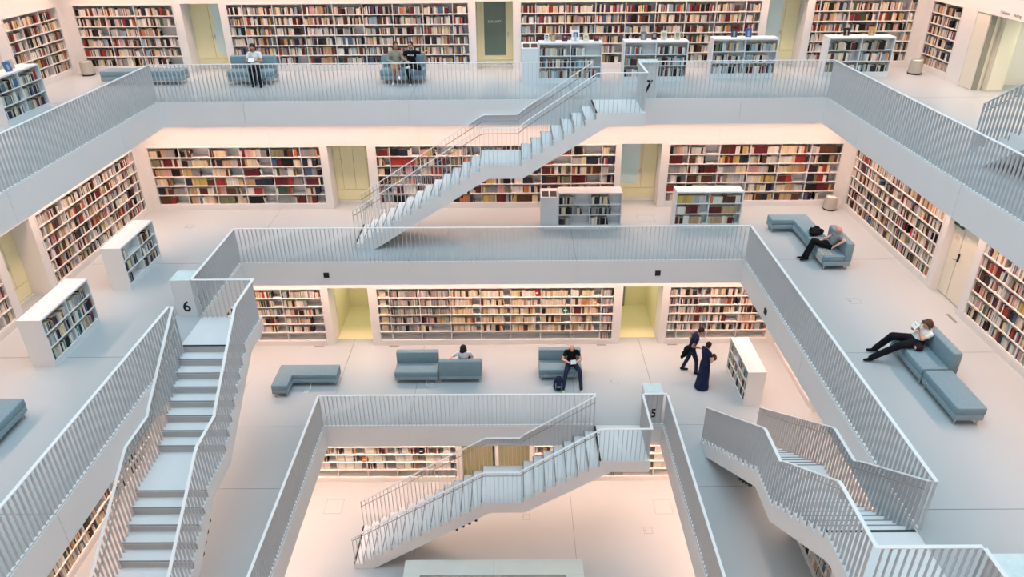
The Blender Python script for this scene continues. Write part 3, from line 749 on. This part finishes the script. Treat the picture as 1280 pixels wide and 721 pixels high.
# ------------------------------------------------------------------ bins, floor hatches, fascia speakers, the basin
def bin_(x, y, z, label):
    e = empty('waste_bin', (x, y, z), 0, label, 'bin')
    MB().lathe([(.2, 0), (.215, .03), (.215, .05)], 24).build('foot', M_bind, e)
    MB().lathe([(.21, .05), (.2, .3), (.185, .44), (.165, .44), (.165, .4)], 24).build('body', M_bin, e)
    MB().lathe([(.16, .40), (.16, .41)], 24).build('lid', M_white, e)
bin_(-13.55, 13.35, 12, 'round felt waste bin in the back-left corner of gallery 7')
bin_(13.6, 12.62, 12, 'round felt waste bin near the right passage of gallery 7')
bin_(11.02, 10.95, 8, 'round felt waste bin in the back-right corner of gallery 6')
def hatch(x, y, z, wx, wy, label):
    e = empty('floor_hatch', (x, y, z), 0, label, 'floor hatch')
    q = MB()
    for a in ((-wx/2, wx/2, -wy/2, -wy/2+.012), (-wx/2, wx/2, wy/2-.012, wy/2), (-wx/2, -wx/2+.012, -wy/2+.012, wy/2-.012), (wx/2-.012, wx/2, -wy/2+.012, wy/2-.012)): q.box(*a, 0, .003)
    q.build('rim', mat('hatch_rim', (150, 150, 150), .6, noise=.1), e)
    MB().box(-wx/2+.012, wx/2-.012, -wy/2+.012, wy/2-.012, 0, .002).build('lid', M_floor, e)
    if wx < .5: MB().box(-wx/2+.03, -wx/2+.06, -.035, .035, .002, .004).build('grip', M_hand, e)
hatch(3.67, 6.95, 4, .26, .24, 'small floor hatch right of the bald man in black')
hatch(-7.72, 6.9, 4, .24, .24, 'small floor hatch left of the L-shaped bench on gallery 5')
hatch(-5.2, 5.78, 0, .56, .62, 'large floor hatch on the pink floor left of the lowest stair')
hatch(5.3, 5.7, 0, .56, .62, 'large floor hatch on the pink floor near the right gallery edge')
hatch(4.67, 4.72, 0, .26, .26, 'small floor hatch on the pink floor below the large right one')
hatch(.93, 5.3, 0, .24, .24, 'small floor hatch on the pink floor under the lowest stair')
hatch(9.3, 4.78, 8, .3, .26, 'small floor hatch between the two sitters at the right of gallery 6')
hatch(4.85, 10.26, 8, .55, .55, 'square floor hatch before the glass door of gallery 6')
hatch(-9.68, 9.85, 8, .24, .24, 'small floor hatch on gallery 6 near the back-left corner')
def spk(side, s, lv, label):
    e = empty('wall_speaker', label=label, cat='speaker'); setm(e, frame(side, vdist(lv, side), LV[lv][4]))
    MB().box(s-.075, s+.075, -.05, -.02, -.46, -.31).build('housing', M_black, e)
    MB().box(s-.05, s+.05, -.054, -.05, -.435, -.335).build('grille', mat('grille', (40, 40, 44), .7, noise=.3, scale=90), e)
spk('back', -4.78, 6, 'black square speaker on the fascia of gallery 6, left one')
spk('back', 4.73, 6, 'black square speaker on the fascia of gallery 6, right one')
spk('right', -4.93, 6, 'black square speaker on the right fascia of gallery 6')
# floor grilles along the walls
def grille(x, y, z, wx, wy, label):
    e = empty('floor_grille', (x, y, z), 0, label, 'grille')
    MB().box(-wx/2, wx/2, -wy/2, wy/2, 0, .003).build('tray', M_joint, e)
    nb = 8
    for k in range(nb):
        a = (k+.5)/nb-.5
        (MB().box(a*wx-wx*.03, a*wx+wx*.03, -wy/2, wy/2, .003, .006) if wx > wy else MB().box(-wx/2, wx/2, a*wy-wy*.03, a*wy+wy*.03, .003, .006)).build('slat', M_hand, e)
grille(-5.9, 9.0, 4, .32, .07, 'floor grille by the left yellow passage of gallery 5')
grille(-3.4, 9.0, 4, .32, .07, 'floor grille right of the left yellow passage of gallery 5')
grille(3.5, 9.0, 4, .32, .07, 'floor grille left of the right yellow passage of gallery 5')
grille(5.85, 9.0, 4, .32, .07, 'floor grille right of the right yellow passage of gallery 5')
grille(11.3, 3.9, 8, .07, .4, 'floor grille at the foot of the right edge bookcase of gallery 6')
def item(lv, side, s, row, rows_h, w_, h_, rgb, label, shape='box'):
    M = frame(side, wdist(lv, side), LV[lv][4]); e = empty('display_item', label=label, cat='display item'); setm(e, M @ Matrix.Translation((s, .03, PL+row*rows_h)))
    q = MB()
    if shape == 'disc':
        q.prism([(w_/2*math.cos(t_), h_/2+h_/2*math.sin(t_)) for t_ in [2*PI*k/20 for k in range(20)]], 0, .04)
        q.box(-w_*.3, w_*.3, .0, .06, 0, .02)
    else: q.box(-w_/2, w_/2, 0, .03, 0, h_).prism([(.03, 0), (.1, 0), (.03, h_*.7)], -.02, .02, 'x')
    q.build('body', mat('item_%d_%d_%d' % rgb, rgb, .5, noise=.15, scale=12), e)
    MB().box(-w_*.22, w_*.22, -.003, 0, h_*.4, h_*.62).build('cover_label', M_white, e)
RH6 = (TOP-.04-PL)/6
item(5, 'back', 1.34, 5, RH6, .17, .25, (186, 40, 44), 'red book facing out on the top shelf of the middle bookcase')
item(5, 'back', 2.27, 3, RH6, .24, .24, (30, 130, 84), 'round green item facing out on the middle bookcase of gallery 5', 'disc')
item(5, 'back', 3.22, 4, RH6, .13, .2, (214, 150, 50), 'yellow box facing out near the right end of the middle bookcase')
item(5, 'back', 3.24, 3, RH6, .15, .18, (226, 170, 60), 'yellow box under another yellow box on the middle bookcase')
item(4, 'back', -3.5, 4, RH6, .24, .24, (130, 170, 70), 'light green cover facing out on the bottom floor bookcase')
item(4, 'back', -4.3, 2, RH6, .24, .22, (206, 120, 40), 'round orange item on the bottom floor bookcase', 'disc')
item(4, 'back', -2.45, 3, RH6, .22, .22, (24, 22, 24), 'round black item on the bottom floor bookcase', 'disc')
item(4, 'back', 4.98, 4, RH6, .24, .22, (206, 84, 66), 'red cover facing out beyond the landing on the bottom floor')
item(6, 'right', -6.8, 2, RH6, .34, .2, (176, 44, 42), 'red box facing out on the right wall bookcase of gallery 6')
# water basin at the centre of the bottom floor
e = empty('water_basin', (0, 0, 0), 0, 'square pale stone basin rim at the bottom centre of the picture', 'basin')
for (x0, x1, y0, y1) in ((-2.52, 0, 2.58, 3.1), (0, 2.5, 2.58, 3.1)):
    MB().box(x0+.004, x1-.004, y0, y1, 0, .6).build('rim_slab', M_stone, e)
MB().box(-2.52, -2.05, -2.9, 2.575, 0, .6).build('rim_slab', M_stone, e)
MB().box(2.0, 2.5, -2.9, 2.575, 0, .6).build('rim_slab', M_stone, e)
MB().box(-2.05, 2.0, -2.9, 2.575, .3, .4).build('basin_floor', M_dark, e)

# ------------------------------------------------------------------ people
def skinmat(n, rgb): return mat(n, rgb, .6, noise=.06, scale=25)
def cloth(rgb): return mat('cloth_%d_%d_%d' % rgb, rgb, .85, noise=.12, scale=18, bump=.3, bscale=120, spec=.15)
SK = skinmat('skin_fair', (222, 170, 148)); SKT = skinmat('skin_tan', (186, 134, 106)); LIP = mat('lip', (168, 92, 84), .5, noise=.05); EYE = mat('eye_dark', (34, 28, 26), .3, noise=.05)
def remesh(q, name, mats, parent, vox=.0115, smooth=2):
    src = q.mesh('src', mats); t = bpy.data.objects.new('tmp', src); COL.objects.link(t)
    md = t.modifiers.new('r', 'REMESH'); md.mode = 'VOXEL'; md.voxel_size = vox; md.use_smooth_shade = True
    sm = t.modifiers.new('s', 'SMOOTH'); sm.factor = .5; sm.iterations = smooth
    dg_ = bpy.context.evaluated_depsgraph_get(); me = bpy.data.meshes.new_from_object(t.evaluated_get(dg_))
    bv = BVHTree.FromPolygons(q.v, q.f)
    me.materials.clear()
    for mm in mats: me.materials.append(mm)
    idx = []
    for p in me.polygons:
        r = bv.find_nearest(p.center); idx.append(q.mi[r[2]] if r[2] is not None else 0)
    me.polygons.foreach_set('material_index', idx); me.polygons.foreach_set('use_smooth', [True]*len(idx))
    bpy.data.objects.remove(t); bpy.data.meshes.remove(src); me.name = name
    return link(name, me, parent)
SIT = dict(pel=(0, 0, .52), wai=(0, .04, .64), che=(0, .06, .82), nck=(0, .05, .95), hea=(0, .02, 1.08), shl=(-.17, .05, .90), shr=(.17, .05, .90),
           ell=(-.25, -.05, .68), elr=(.25, -.05, .68), hal=(-.13, -.27, .65), har=(.13, -.27, .65), hil=(-.09, -.03, .515), hir=(.09, -.03, .515),
           knl=(-.12, -.44, .49), knr=(.12, -.44, .49), anl=(-.12, -.46, .085), anr=(.12, -.46, .085))
STD = dict(pel=(0, 0, .93), wai=(0, 0, 1.06), che=(0, .01, 1.25), nck=(0, .01, 1.40), hea=(0, -.015, 1.535), shl=(-.17, .01, 1.345), shr=(.17, .01, 1.345),
           ell=(-.24, .03, 1.08), elr=(.24, .03, 1.08), hal=(-.24, -.08, .86), har=(.24, -.08, .86), hil=(-.09, 0, .91), hir=(.09, 0, .91),
           knl=(-.1, -.02, .49), knr=(.1, -.02, .49), anl=(-.1, .02, .085), anr=(.1, .02, .085))
def person(loc, rz, label, base, over, top, trousers, shoe, skin=SK, hair=None, hairrgb=(28, 22, 20), head=(0, 0), sleeve=.55, bare=False, dress=False, toes=None, belt=None, wide=1.):
    J = {k: Vector(v) for k, v in base.items()}; J.update({k: Vector(v) for k, v in over.items()})
    e = empty('person', loc, rz, label, 'person')
    mats = [skin, top, trousers, shoe, EYE, LIP]; q = MB()
    s, t, tr, sh = 0, 1, 2, 3
    # torso
    q.m = t; q.cap(J['che'], J['wai'], .125, .118); up = (J['nck']-J['pel']).normalized()
    ax = (J['shr']-J['shl']).normalized()
    fw = ax.cross(up).normalized(); R = Matrix((ax, -fw, up)).transposed()
    q.ell(J['che'], (.165, .108, .17), R); q.ell(J['wai'], (.145, .105, .14), R); q.cap(J['shl'], J['shr'], .058, .058)
    q.cap(J['che']+up*.06, J['nck'], .1, .06)
    q.m = t if dress else tr
    q.ell(J['pel'], (.165, .125, .115), R)
    q.m = s; q.cap(J['nck']-up*.01, J['hea'], .05, .05)
    # head
    hy, hp = head; RH = Matrix.Rotation(hy, 3, 'Z') @ Matrix.Rotation(hp, 3, 'X'); hc = J['hea']+Vector((0, 0, .02))
    def hd(x, y, z): return hc+RH @ Vector((x, y, z))
    q.ell(hc, (.073, .092, .105), RH); q.ell(hd(0, -.022, -.06), (.054, .066, .058), RH)
    q.cap(hd(0, -.088, .012), hd(0, -.106, -.022), .010, .014, 8)
    for sx in (-1, 1):
        q.ell(hd(sx*.074, .008, -.012), (.012, .022, .032), RH, 8, 6); q.cap(hd(sx*.045, -.083, .03), hd(sx*.015, -.09, .03), .008, .008, 6)
    q.m = 4
    for sx in (-1, 1): q.ell(hd(sx*.031, -.084, .008), (.013, .010, .010), RH, 8, 6)
    q.m = 5; q.cap(hd(-.018, -.088, -.058), hd(.018, -.088, -.058), .009, .009, 6)
    # arms
    for a in 'lr':
        S_, E_, H_ = J['sh'+a], J['el'+a], J['ha'+a]
        mid = S_.lerp(E_, min(1, sleeve*1.0))
        q.m = t; q.cap(S_, mid, .058, .05)
        q.m = t if sleeve >= 1 else s; q.cap(mid, E_, .044, .038)
        w_ = H_-(H_-E_).normalized()*.06; q.m = t if sleeve >= 1.5 else s; q.cap(E_, w_, .04, .028)
        # hand: palm, four bent fingers of unequal length, thumb off the side
        q.m = s; d = (H_-E_).normalized(); inn = Vector((1 if a == 'l' else -1, 0, 0)); inn = (inn-d*inn.dot(d)).normalized(); nr = d.cross(inn).normalized()
        if nr.z > 0: nr = -nr
        pc = w_+d*.045; Rp = Matrix((inn, d, nr)).transposed()
        q.ell(pc, (.04, .05, .018), Rp, 10, 8)
        for k, L in enumerate((.062, .072, .068, .052)):
            b0 = pc+d*.04+inn*(.03-.02*k); b1 = b0+d*L*.55+nr*.012; b2 = b1+d*L*.3+nr*L*.4
            q.cap(b0, b1, .0095, .009, 6); q.cap(b1, b2, .009, .0075, 6)
        t0 = pc+inn*.034-d*.015; t1 = t0+inn*.024+d*.028; q.cap(t0, t1, .011, .0105, 6); q.cap(t1, t1+d*.03+nr*.008, .0105, .0085, 6)
    # legs
    for a in 'lr':
        Hp, K, A = J['hi'+a], J['kn'+a], J['an'+a]
        if dress:
            pass
        q.m = tr if not bare else s
        if bare: 
            m_ = Hp.lerp(K, .45); q.m = tr; q.cap(Hp, m_, .092, .082); q.m = s; q.cap(m_, K, .074, .055)
        else: q.cap(Hp, K, .092, .07*wide)
        q.cap(K, A, .064*wide if not bare else .052, .052*wide if not bare else .034)
        q.m = sh
        td = Vector(toes[a]) if toes and a in toes else Vector((0, -1, 0))
        td.normalize(); hl = A-td*.045+Vector((0, 0, -.045)); tp = A+td*.155+Vector((0, 0, -.05))
        if toes and toes.get('free'+a): hl = A-td*.02; tp = A+td*.16
        q.cap(hl, hl.lerp(tp, .5), .034, .038); q.cap(hl.lerp(tp, .5), tp, .038, .028); q.cap(A, hl, .036, .034)
    if dress:
        q.m = t; q.cap(J['pel'], J['pel']-Vector((0, 0, .35)), .15, .17); q.cap(J['pel']-Vector((0, 0, .35)), Vector((J['pel'].x, J['pel'].y+.02, .16)), .17, .2)
        q.lathe([(.2, .02), (.215, .03), (.2, .2)], 20, (J['pel'].x, J['pel'].y+.02))
    b = remesh(q, 'body', mats, e)
    if hair:
        h = MB(); h.ell(hd(0, .018, .03), (.084, .094, .092), RH); hm = [mat('hair_%d_%d_%d' % hairrgb, hairrgb, .6, noise=.2, scale=40)]
        if hair == 'short': h.ell(hd(0, .03, -.01), (.08, .078, .07), RH)
        if hair == 'bob':
            for sx in (-1, 1): h.cap(hd(sx*.07, .0, .03), hd(sx*.076, .0, -.085), .03, .026)
            h.cap(hd(0, .06, .02), hd(0, .06, -.085), .062, .055); h.cap(hd(-.05, -.06, .07), hd(.05, -.06, .07), .03, .03)
        if hair == 'long':
            for sx in (-1, 1): h.cap(hd(sx*.066, .02, .03), hd(sx*.07, .03, -.18), .032, .024)
            h.cap(hd(0, .06, .02), hd(0, .08, -.22), .066, .05)
        if hair == 'hood':
            h.ell(hd(0, .03, .01), (.105, .11, .115), RH); h.cap(hd(-.04, .06, -.05), hd(.05, .06, -.07), .07, .075)
        if hair == 'bun':
            h.ell(hd(0, .03, -.01), (.08, .078, .07), RH); h.ell(hd(0, .10, .0), (.045, .04, .045), RH)
        remesh(h, 'hair', hm, e, .012, 2)
    if belt:
        q = MB(); c = J['pel'].lerp(J['wai'], .5)
        pts = [c+R @ Vector((.155*math.cos(t_), .122*math.sin(t_), 0)) for t_ in [2*PI*k/24 for k in range(25)]]
        q.tube(pts, .016, 6); q.build('belt', belt, e)
    e['head_z'] = 0.; del e['head_z']
    return e
BLK = cloth((22, 22, 25)); JEAN = cloth((38, 48, 76)); NAVY = cloth((34, 42, 72)); WHT = cloth((232, 232, 230)); GREY = cloth((128, 134, 138)); OLV = cloth((152, 150, 130)); BEI = cloth((206, 184, 150))
NEON = cloth((206, 216, 140)); SHW = cloth((228, 230, 232)); SHB = cloth((24, 24, 26)); TRS = cloth((26, 27, 34)); LILAC = cloth((222, 224, 232))
# gallery 5
person((2.36, 7.21, 4), 0, 'bald man in black t-shirt and jeans reading on the gallery 5 sofa', SIT,
       dict(hea=(0, -.02, 1.06), nck=(0, .02, .95), ell=(-.29, -.06, .68), elr=(.29, -.06, .68), hal=(-.09, -.28, .70), har=(.11, -.28, .72), knl=(-.19, -.44, .49), knr=(.22, -.44, .49), anl=(-.3, -.78, .085), anr=(.25, -.78, .085)),
       BLK, JEAN, NEON, head=(0, .5), belt=mat('belt', (120, 116, 112), .5, noise=.1))
person((-.95, 7.27, 4), PI, 'person with black hair in a white top seen from behind on the sofa', SIT,
       dict(elr=(.3, .12, .84), har=(.36, .2, .85), wai=(0, .05, .64), che=(0, .09, .83), nck=(0, .09, .95), shl=(-.18, .09, .91), shr=(.18, .09, .91), hea=(0, .07, 1.06)), LILAC, TRS, SHB, hair='hood', hairrgb=(16, 14, 16), head=(.15, .1), sleeve=1.6)
person((6.07, 7.42, 4), PI/2-.15, 'standing man in navy t-shirt and dark jeans beside the woman in the dress', STD,
       dict(hea=(0, -.21, 1.50), nck=(0, -.12, 1.38), che=(0, -.07, 1.24), wai=(0, -.02, 1.06), shl=(-.17, -.1, 1.33), shr=(.17, -.1, 1.33), ell=(-.25, .02, 1.10), elr=(.25, .06, 1.08), har=(.24, -.08, .9), hal=(-.12, -.22, .98),
            knl=(-.1, -.17, .49), anl=(-.1, -.2, .085), knr=(.1, .06, .48), anr=(.1, .2, .09)), NAVY, JEAN, SHB, SKT, 'short', (20, 17, 16), head=(.1, .55))
person((6.28, 6.58, 4), PI/2+.35, 'standing woman in a long navy dress holding a brown bag', STD,
       dict(hea=(0, -.04, 1.50), ell=(-.25, -.02, 1.1), elr=(.26, -.04, 1.1), hal=(-.04, -.25, 1.1), har=(.05, -.25, 1.12)), NAVY, NAVY, SHB, SK, 'bun', (22, 18, 17), head=(.3, .1), dress=True, sleeve=.4)
# gallery 6
person((9.46, 7.05, 8), -PI/2, 'bald man in grey polo shirt and black trousers on the gallery 6 sofa', SIT,
       dict(pel=(0, -.04, .52), wai=(.04, .02, .64), che=(.08, .1, .79), nck=(.11, .13, .91), hea=(.12, .08, 1.02), shl=(-.08, .14, .86), shr=(.26, .11, .85), ell=(-.13, -.06, .70), hal=(-.14, -.26, .60), elr=(.45, .14, .84), har=(.36, -.08, .62),
            knl=(-.26, -.40, .54), knr=(-.08, -.44, .60), anl=(-.17, -.62, .10), anr=(-.02, -.60, .12)), GREY, BLK, SHB, head=(-.35, .6), toes=dict(l=(-.1, -1, 0), r=(0, -1, -.1)))
person((9.5, 2.1, 8), -PI/2, 'woman with brown bob in white top and black trousers reading', SIT,
       dict(pel=(0, -.16, .51), wai=(0, -.06, .60), che=(.0, .06, .71), nck=(0, .11, .81), hea=(.02, .06, .92), shl=(-.16, .1, .76), shr=(.17, .1, .76), ell=(-.22, -.08, .68), elr=(.2, -.08, .66), hal=(-.07, -.13, .86), har=(.08, -.12, .84),
            knl=(-.20, -.5, .50), knr=(.2, -.5, .52), anl=(-.32, -.74, .10), anr=(.05, -.98, .10)), WHT, TRS, SHB, hair='bob', hairrgb=(92, 62, 44), head=(0, .35), toes=dict(l=(-.2, -1, 0), r=(.1, -1, 0)), wide=1.3)
# gallery 7
person((-7.45, 11.93, 12), 0, 'woman with long dark hair in white top and black trousers on gallery 7', SIT,
       dict(hea=(0, .0, 1.08), hal=(-.06, -.26, .74), har=(.08, -.26, .74), knl=(.0, -.43, .5), knr=(.18, -.43, .5), anl=(.02, -.44, .085), anr=(.28, -.5, .085), ell=(-.24, -.05, .69), elr=(.24, -.05, .69)), WHT, TRS, SHB, SKT, 'long', (34, 26, 24), head=(.1, .5), sleeve=.6, wide=1.35)
person((-3.05, 11.95, 12), 0, 'woman in olive top and shorts with bare crossed legs on gallery 7', SIT,
       dict(hea=(.03, .02, 1.10), hal=(.03, -.3, .66), har=(.16, -.3, .66), knl=(-.0, -.46, .52), knr=(.07, -.42, .6), anl=(-.06, -.42, .09), anr=(.16, -.58, .28)), OLV, BEI, SHW, SKT, 'bun', (36, 28, 26), head=(.4, .1), sleeve=1.6, bare=True, toes=dict(r=(.2, -1, -.2), freer=1))
pm = person((-2.56, 11.95, 12), 0, 'man in black printed t-shirt and black trousers on gallery 7', SIT,
       dict(hea=(.0, .02, 1.11), elr=(.38, .08, .86), har=(.46, .2, .92), ell=(-.27, -.03, .74), hal=(-.08, -.26, .68), knl=(-.06, -.46, .5), anl=(.0, -.56, .085), knr=(.32, -.40, .52), anr=(.06, -.56, .58)), BLK, BLK, SHW, SKT, 'short', (22, 19, 18), head=(-.15, .05), toes=dict(r=(-.9, -.4, -.1), freer=1))
for k, (x0, x1) in enumerate(((-.1, -.045), (-.035, .0), (.01, .045), (.055, .1))):
    MB().box(x0, x1, -.062, -.045, .825-.01*(k % 2), .845).build('shirt_print', M_white, pm)
# things held, worn or put down
def open_book(x, y, z, rz, tilt, label, w_=.13, h_=.2):
    e = empty('open_book', (x, y, z), rz, label, 'book'); e.rotation_euler = (tilt, 0, rz)
    for sx in (-1, 1):
        pg = MB().prism([(0, 0), (sx*w_, .025), (sx*w_, .035), (0, .015)], -h_/2, h_/2, 'y').build('page_block', M_white, e)
        MB().prism([(0, -.004), (sx*(w_+.005), .02), (sx*(w_+.005), .025), (0, 0)], -h_/2-.004, h_/2+.004, 'y').build('cover', M_dark, e)
open_book(2.38, 6.9, 4.74, .2, .9, 'open book held by the bald man in black', .08, .13)
open_book(9.34, 2.1, 8.88, -PI/2, .9, 'open pale book held up by the woman with the brown bob', .1, .16)
open_book(-7.44, 11.63, 12.76, 0, .7, 'open book held by the woman with long dark hair', .09, .15)
# newspaper hanging over the sofa edge
e = empty('newspaper', (9.12, 6.78, 8.435), 0, 'printed newspaper draped over the sofa front beside the bald man', 'newspaper')
q = MB(); prof = [(-.035, -.26), (-.03, -.02), (-.015, .004), (.12, .006), (.24, .004)]
for i in range(len(prof)-1):
    (a0, b0), (a1, b1) = prof[i], prof[i+1]
    q.add([(a0, -.2, b0), (a1, -.2, b1), (a1, .2, b1), (a0, .2, b0), (a0, -.2, b0-.004), (a1, -.2, b1-.004), (a1, .2, b1-.004), (a0, .2, b0-.004)], [(0, 1, 2, 3), (7, 6, 5, 4), (0, 4, 5, 1), (3, 2, 6, 7), (0, 3, 7, 4), (1, 5, 6, 2)])
q.build('sheets', M_paper, e)
for k in range(3): MB().box(-.0, .2, -.17+.12*k, -.08+.12*k, .0065, .0075).build('text_block', M_grey, e)
def lump(name, loc, parts, m_, label, cat, rz=0, vox=.014):
    e = empty(name, loc, rz, label, cat); q = MB()
    for c, r in parts: q.ell(c, r)
    remesh(q, 'body', [m_], e, vox, 3); return e
e = lump('shoulder_bag', (9.38, 8.02, 8.43), [((0, 0, .08), (.17, .22, .08)), ((.09, .12, .1), (.1, .12, .09)), ((-.1, -.13, .07), (.12, .11, .07)), ((.12, -.05, .1), (.12, .1, .08))], cloth((18, 20, 22)), 'black cloth bag lying on the L-shaped bench of gallery 6', 'bag')
MB().tube([(-.1, -.1, .12), (-.14, 0, .2), (-.08, .12, .17)], .012, 6).build('strap', BLK, e)
e = lump('backpack', (1.93, 6.56, 4), [((0, 0, .2), (.16, .12, .2)), ((0, -.1, .14), (.12, .06, .12)), ((0, .0, .36), (.11, .09, .07)), ((0, 0, .1), (.17, .13, .1))], cloth((38, 44, 74)), 'navy backpack on the floor between the bald man and the sofa', 'backpack')
MB().tube([(-.05, 0, .42), (-.05, -.02, .47), (.05, -.02, .47), (.05, 0, .42)], .01, 6).build('handle', BLK, e)
for sx in (-.09, .09): MB().tube([(sx, -.13, .3), (sx, -.165, .16), (sx, -.14, .05)], .012, 6).build('strap', cloth((150, 156, 170)), e)
MB().box(-.05, .05, -.166, -.155, .17, .2).build('patch', M_white, e)
lump('jacket', (5.86, 7.25, 4.72), [((0, 0, .2), (.09, .1, .16)), ((-.06, -.02, .08), (.08, .07, .12)), ((.05, .02, .28), (.1, .09, .07)), ((-.12, -.02, -.02), (.05, .05, .08))], BLK, 'black jacket hanging from the arm of the standing man', 'jacket')
e = lump('handbag', (6.53, 6.60, 4.98), [((0, 0, .1), (.07, .12, .09)), ((0, .02, .15), (.06, .09, .06))], cloth((86, 62, 46)), 'brown handbag held by the woman in the navy dress', 'bag')
e = lump('small_bag', (9.36, 1.83, 8.43), [((0, 0, .07), (.1, .09, .07)), ((.02, .06, .1), (.07, .06, .06))], cloth((40, 34, 40)), 'small dark bag on the sofa beside the woman with the bob', 'bag')
for k, c in enumerate(((226, 196, 190), (170, 60, 60))): MB().box(-.1, -.085, -.05+.06*k, -.01+.06*k, .05, .11).build('sticker', cloth(c), e)
# loose white power cables under the seats
def cable(pts, label, z):
    o = MB().tube([Vector(p) for p in pts], .008, 6).build('power_cable', M_white); tag(o, label, 'cable')
cable([(-5.62, 6.8, 4.12), (-5.6, 6.62, 4.01), (-5.72, 6.5, 4.01), (-5.78, 6.42, 4.01), (-5.66, 6.4, 4.01), (-5.62, 6.48, 4.01), (-5.74, 6.52, 4.01)], 'white power cable under the L-shaped bench of gallery 5', 4)
cable([(-2.1, 6.88, 4.12), (-2.08, 6.8, 4.01), (-1.98, 6.74, 4.01), (-1.86, 6.76, 4.01), (-1.88, 6.84, 4.01), (-2.0, 6.84, 4.01)], 'white power cable under the sofa facing the viewer on gallery 5', 4)

# ------------------------------------------------------------------ books
bpy.context.view_layer.update()
dg = bpy.context.evaluated_depsgraph_get()
def corners(b):
    M, s0, s1, yf, dp, z, hh, lean = b[:8]
    P = []
    for zz in (0, hh):
        for y in (yf, yf+dp):
            for x in (s0, s1):
                xx = x-s0; px = s0+xx*math.cos(lean)-zz*math.sin(lean); pz = z+xx*math.sin(lean)+zz*math.cos(lean)
                P.append(M @ Vector((px, y, pz)))
    return P
cand = []
for i, b in enumerate(BOOKS):
    P = corners(b); f = [project(P[k]) for k in (0, 1, 5, 4)]
    ar = abs(sum(f[k][0]*f[(k+1) % 4][1]-f[(k+1) % 4][0]*f[k][1] for k in range(4)))/2
    c = (P[0]+P[1]+P[4]+P[5])/4; u, v = project(c)
    if 6 < u < 1274 and 4 < v < 717: cand.append((ar, i, c))
cand.sort(key=lambda t: -t[0])
single = []
for ar, i, c in cand:
    if len(single) >= 300: break
    d = (c-CAM); L = d.length
    hit, loc, *_ = SC.ray_cast(dg, CAM, d.normalized(), distance=L-.06)
    if not hit: single.append(i)
sset = set(single)
verts, faces, fcol = [], [], []
lincol = {k: lin(v) for k, v in PAL.items()}
page = lin((222, 208, 182))
def jitter(c):
    k = rng.uniform(.8, 1.15); return tuple(min(1, x*k*rng.uniform(.94, 1.06)) for x in c)
for i, b in enumerate(BOOKS):
    if i in sset: continue
    n = len(verts); verts += [tuple(p) for p in corners(b)]
    c = jitter(lincol[b[8]])
    faces += [(n, n+1, n+5, n+4), (n+4, n+5, n+7, n+6), (n, n+4, n+6, n+2), (n+1, n+3, n+7, n+5)]
    fcol += [c, page if b[4] > .05 else c, c, c]
me = bpy.data.meshes.new('books'); me.from_pydata(verts, [], faces); me.materials.append(M_bookv)
at = me.attributes.new('book_color', 'FLOAT_COLOR', 'FACE')
at.data.foreach_set('color', [x for c in fcol for x in (*c, 1)])
me.update()
o = link('books', me); tag(o, 'thousands of books filling the white shelves of all galleries', 'books', kind='stuff')
# individual books: hard covers round a slightly recessed page block (unit size, scaled per book)
q = MB(); q.box(0, .09, 0, 1, 0, 1).box(.91, 1, 0, 1, 0, 1).box(.09, .91, 0, .05, 0, 1); q.m = 1; q.box(.09, .91, .05, .97, .02, .975)
BK = q.mesh('book', [M_booko, M_page])
ONE = ['', 'first', 'second', 'third', 'fourth', 'fifth', 'sixth', 'seventh', 'eighth', 'ninth', 'tenth', 'eleventh', 'twelfth', 'thirteenth', 'fourteenth', 'fifteenth', 'sixteenth', 'seventeenth', 'eighteenth', 'nineteenth']
TEN = {2: ('twenty', 'twentieth'), 3: ('thirty', 'thirtieth'), 4: ('forty', 'fortieth'), 5: ('fifty', 'fiftieth'), 6: ('sixty', 'sixtieth'), 7: ('seventy', 'seventieth')}
def ordn(n):
    return ONE[n] if n < 20 else (TEN[n//10][1] if n % 10 == 0 else TEN[n//10][0]+'-'+ONE[n % 10])
for i in single:
    M, s0, s1, yf, dp, z, hh, lean, cn, unit, row, bay, idx = BOOKS[i]
    o = link('book', BK)
    o.matrix_world = M @ Matrix.Translation((s0, yf, z)) @ Matrix.Rotation(-lean, 4, 'Y') @ Matrix.Diagonal((s1-s0, dp, hh, 1))
    o.color = (*jitter(lincol[cn]), 1)
    tag(o, '%s book, %s in %s bay, %s shelf up, %s' % (cn, ordn(idx), ordn(bay+1), ordn(row+1), unit), 'book', 'books on the shelves')
print('books', len(BOOKS), 'singles', len(single), 'objects', len(bpy.data.objects))
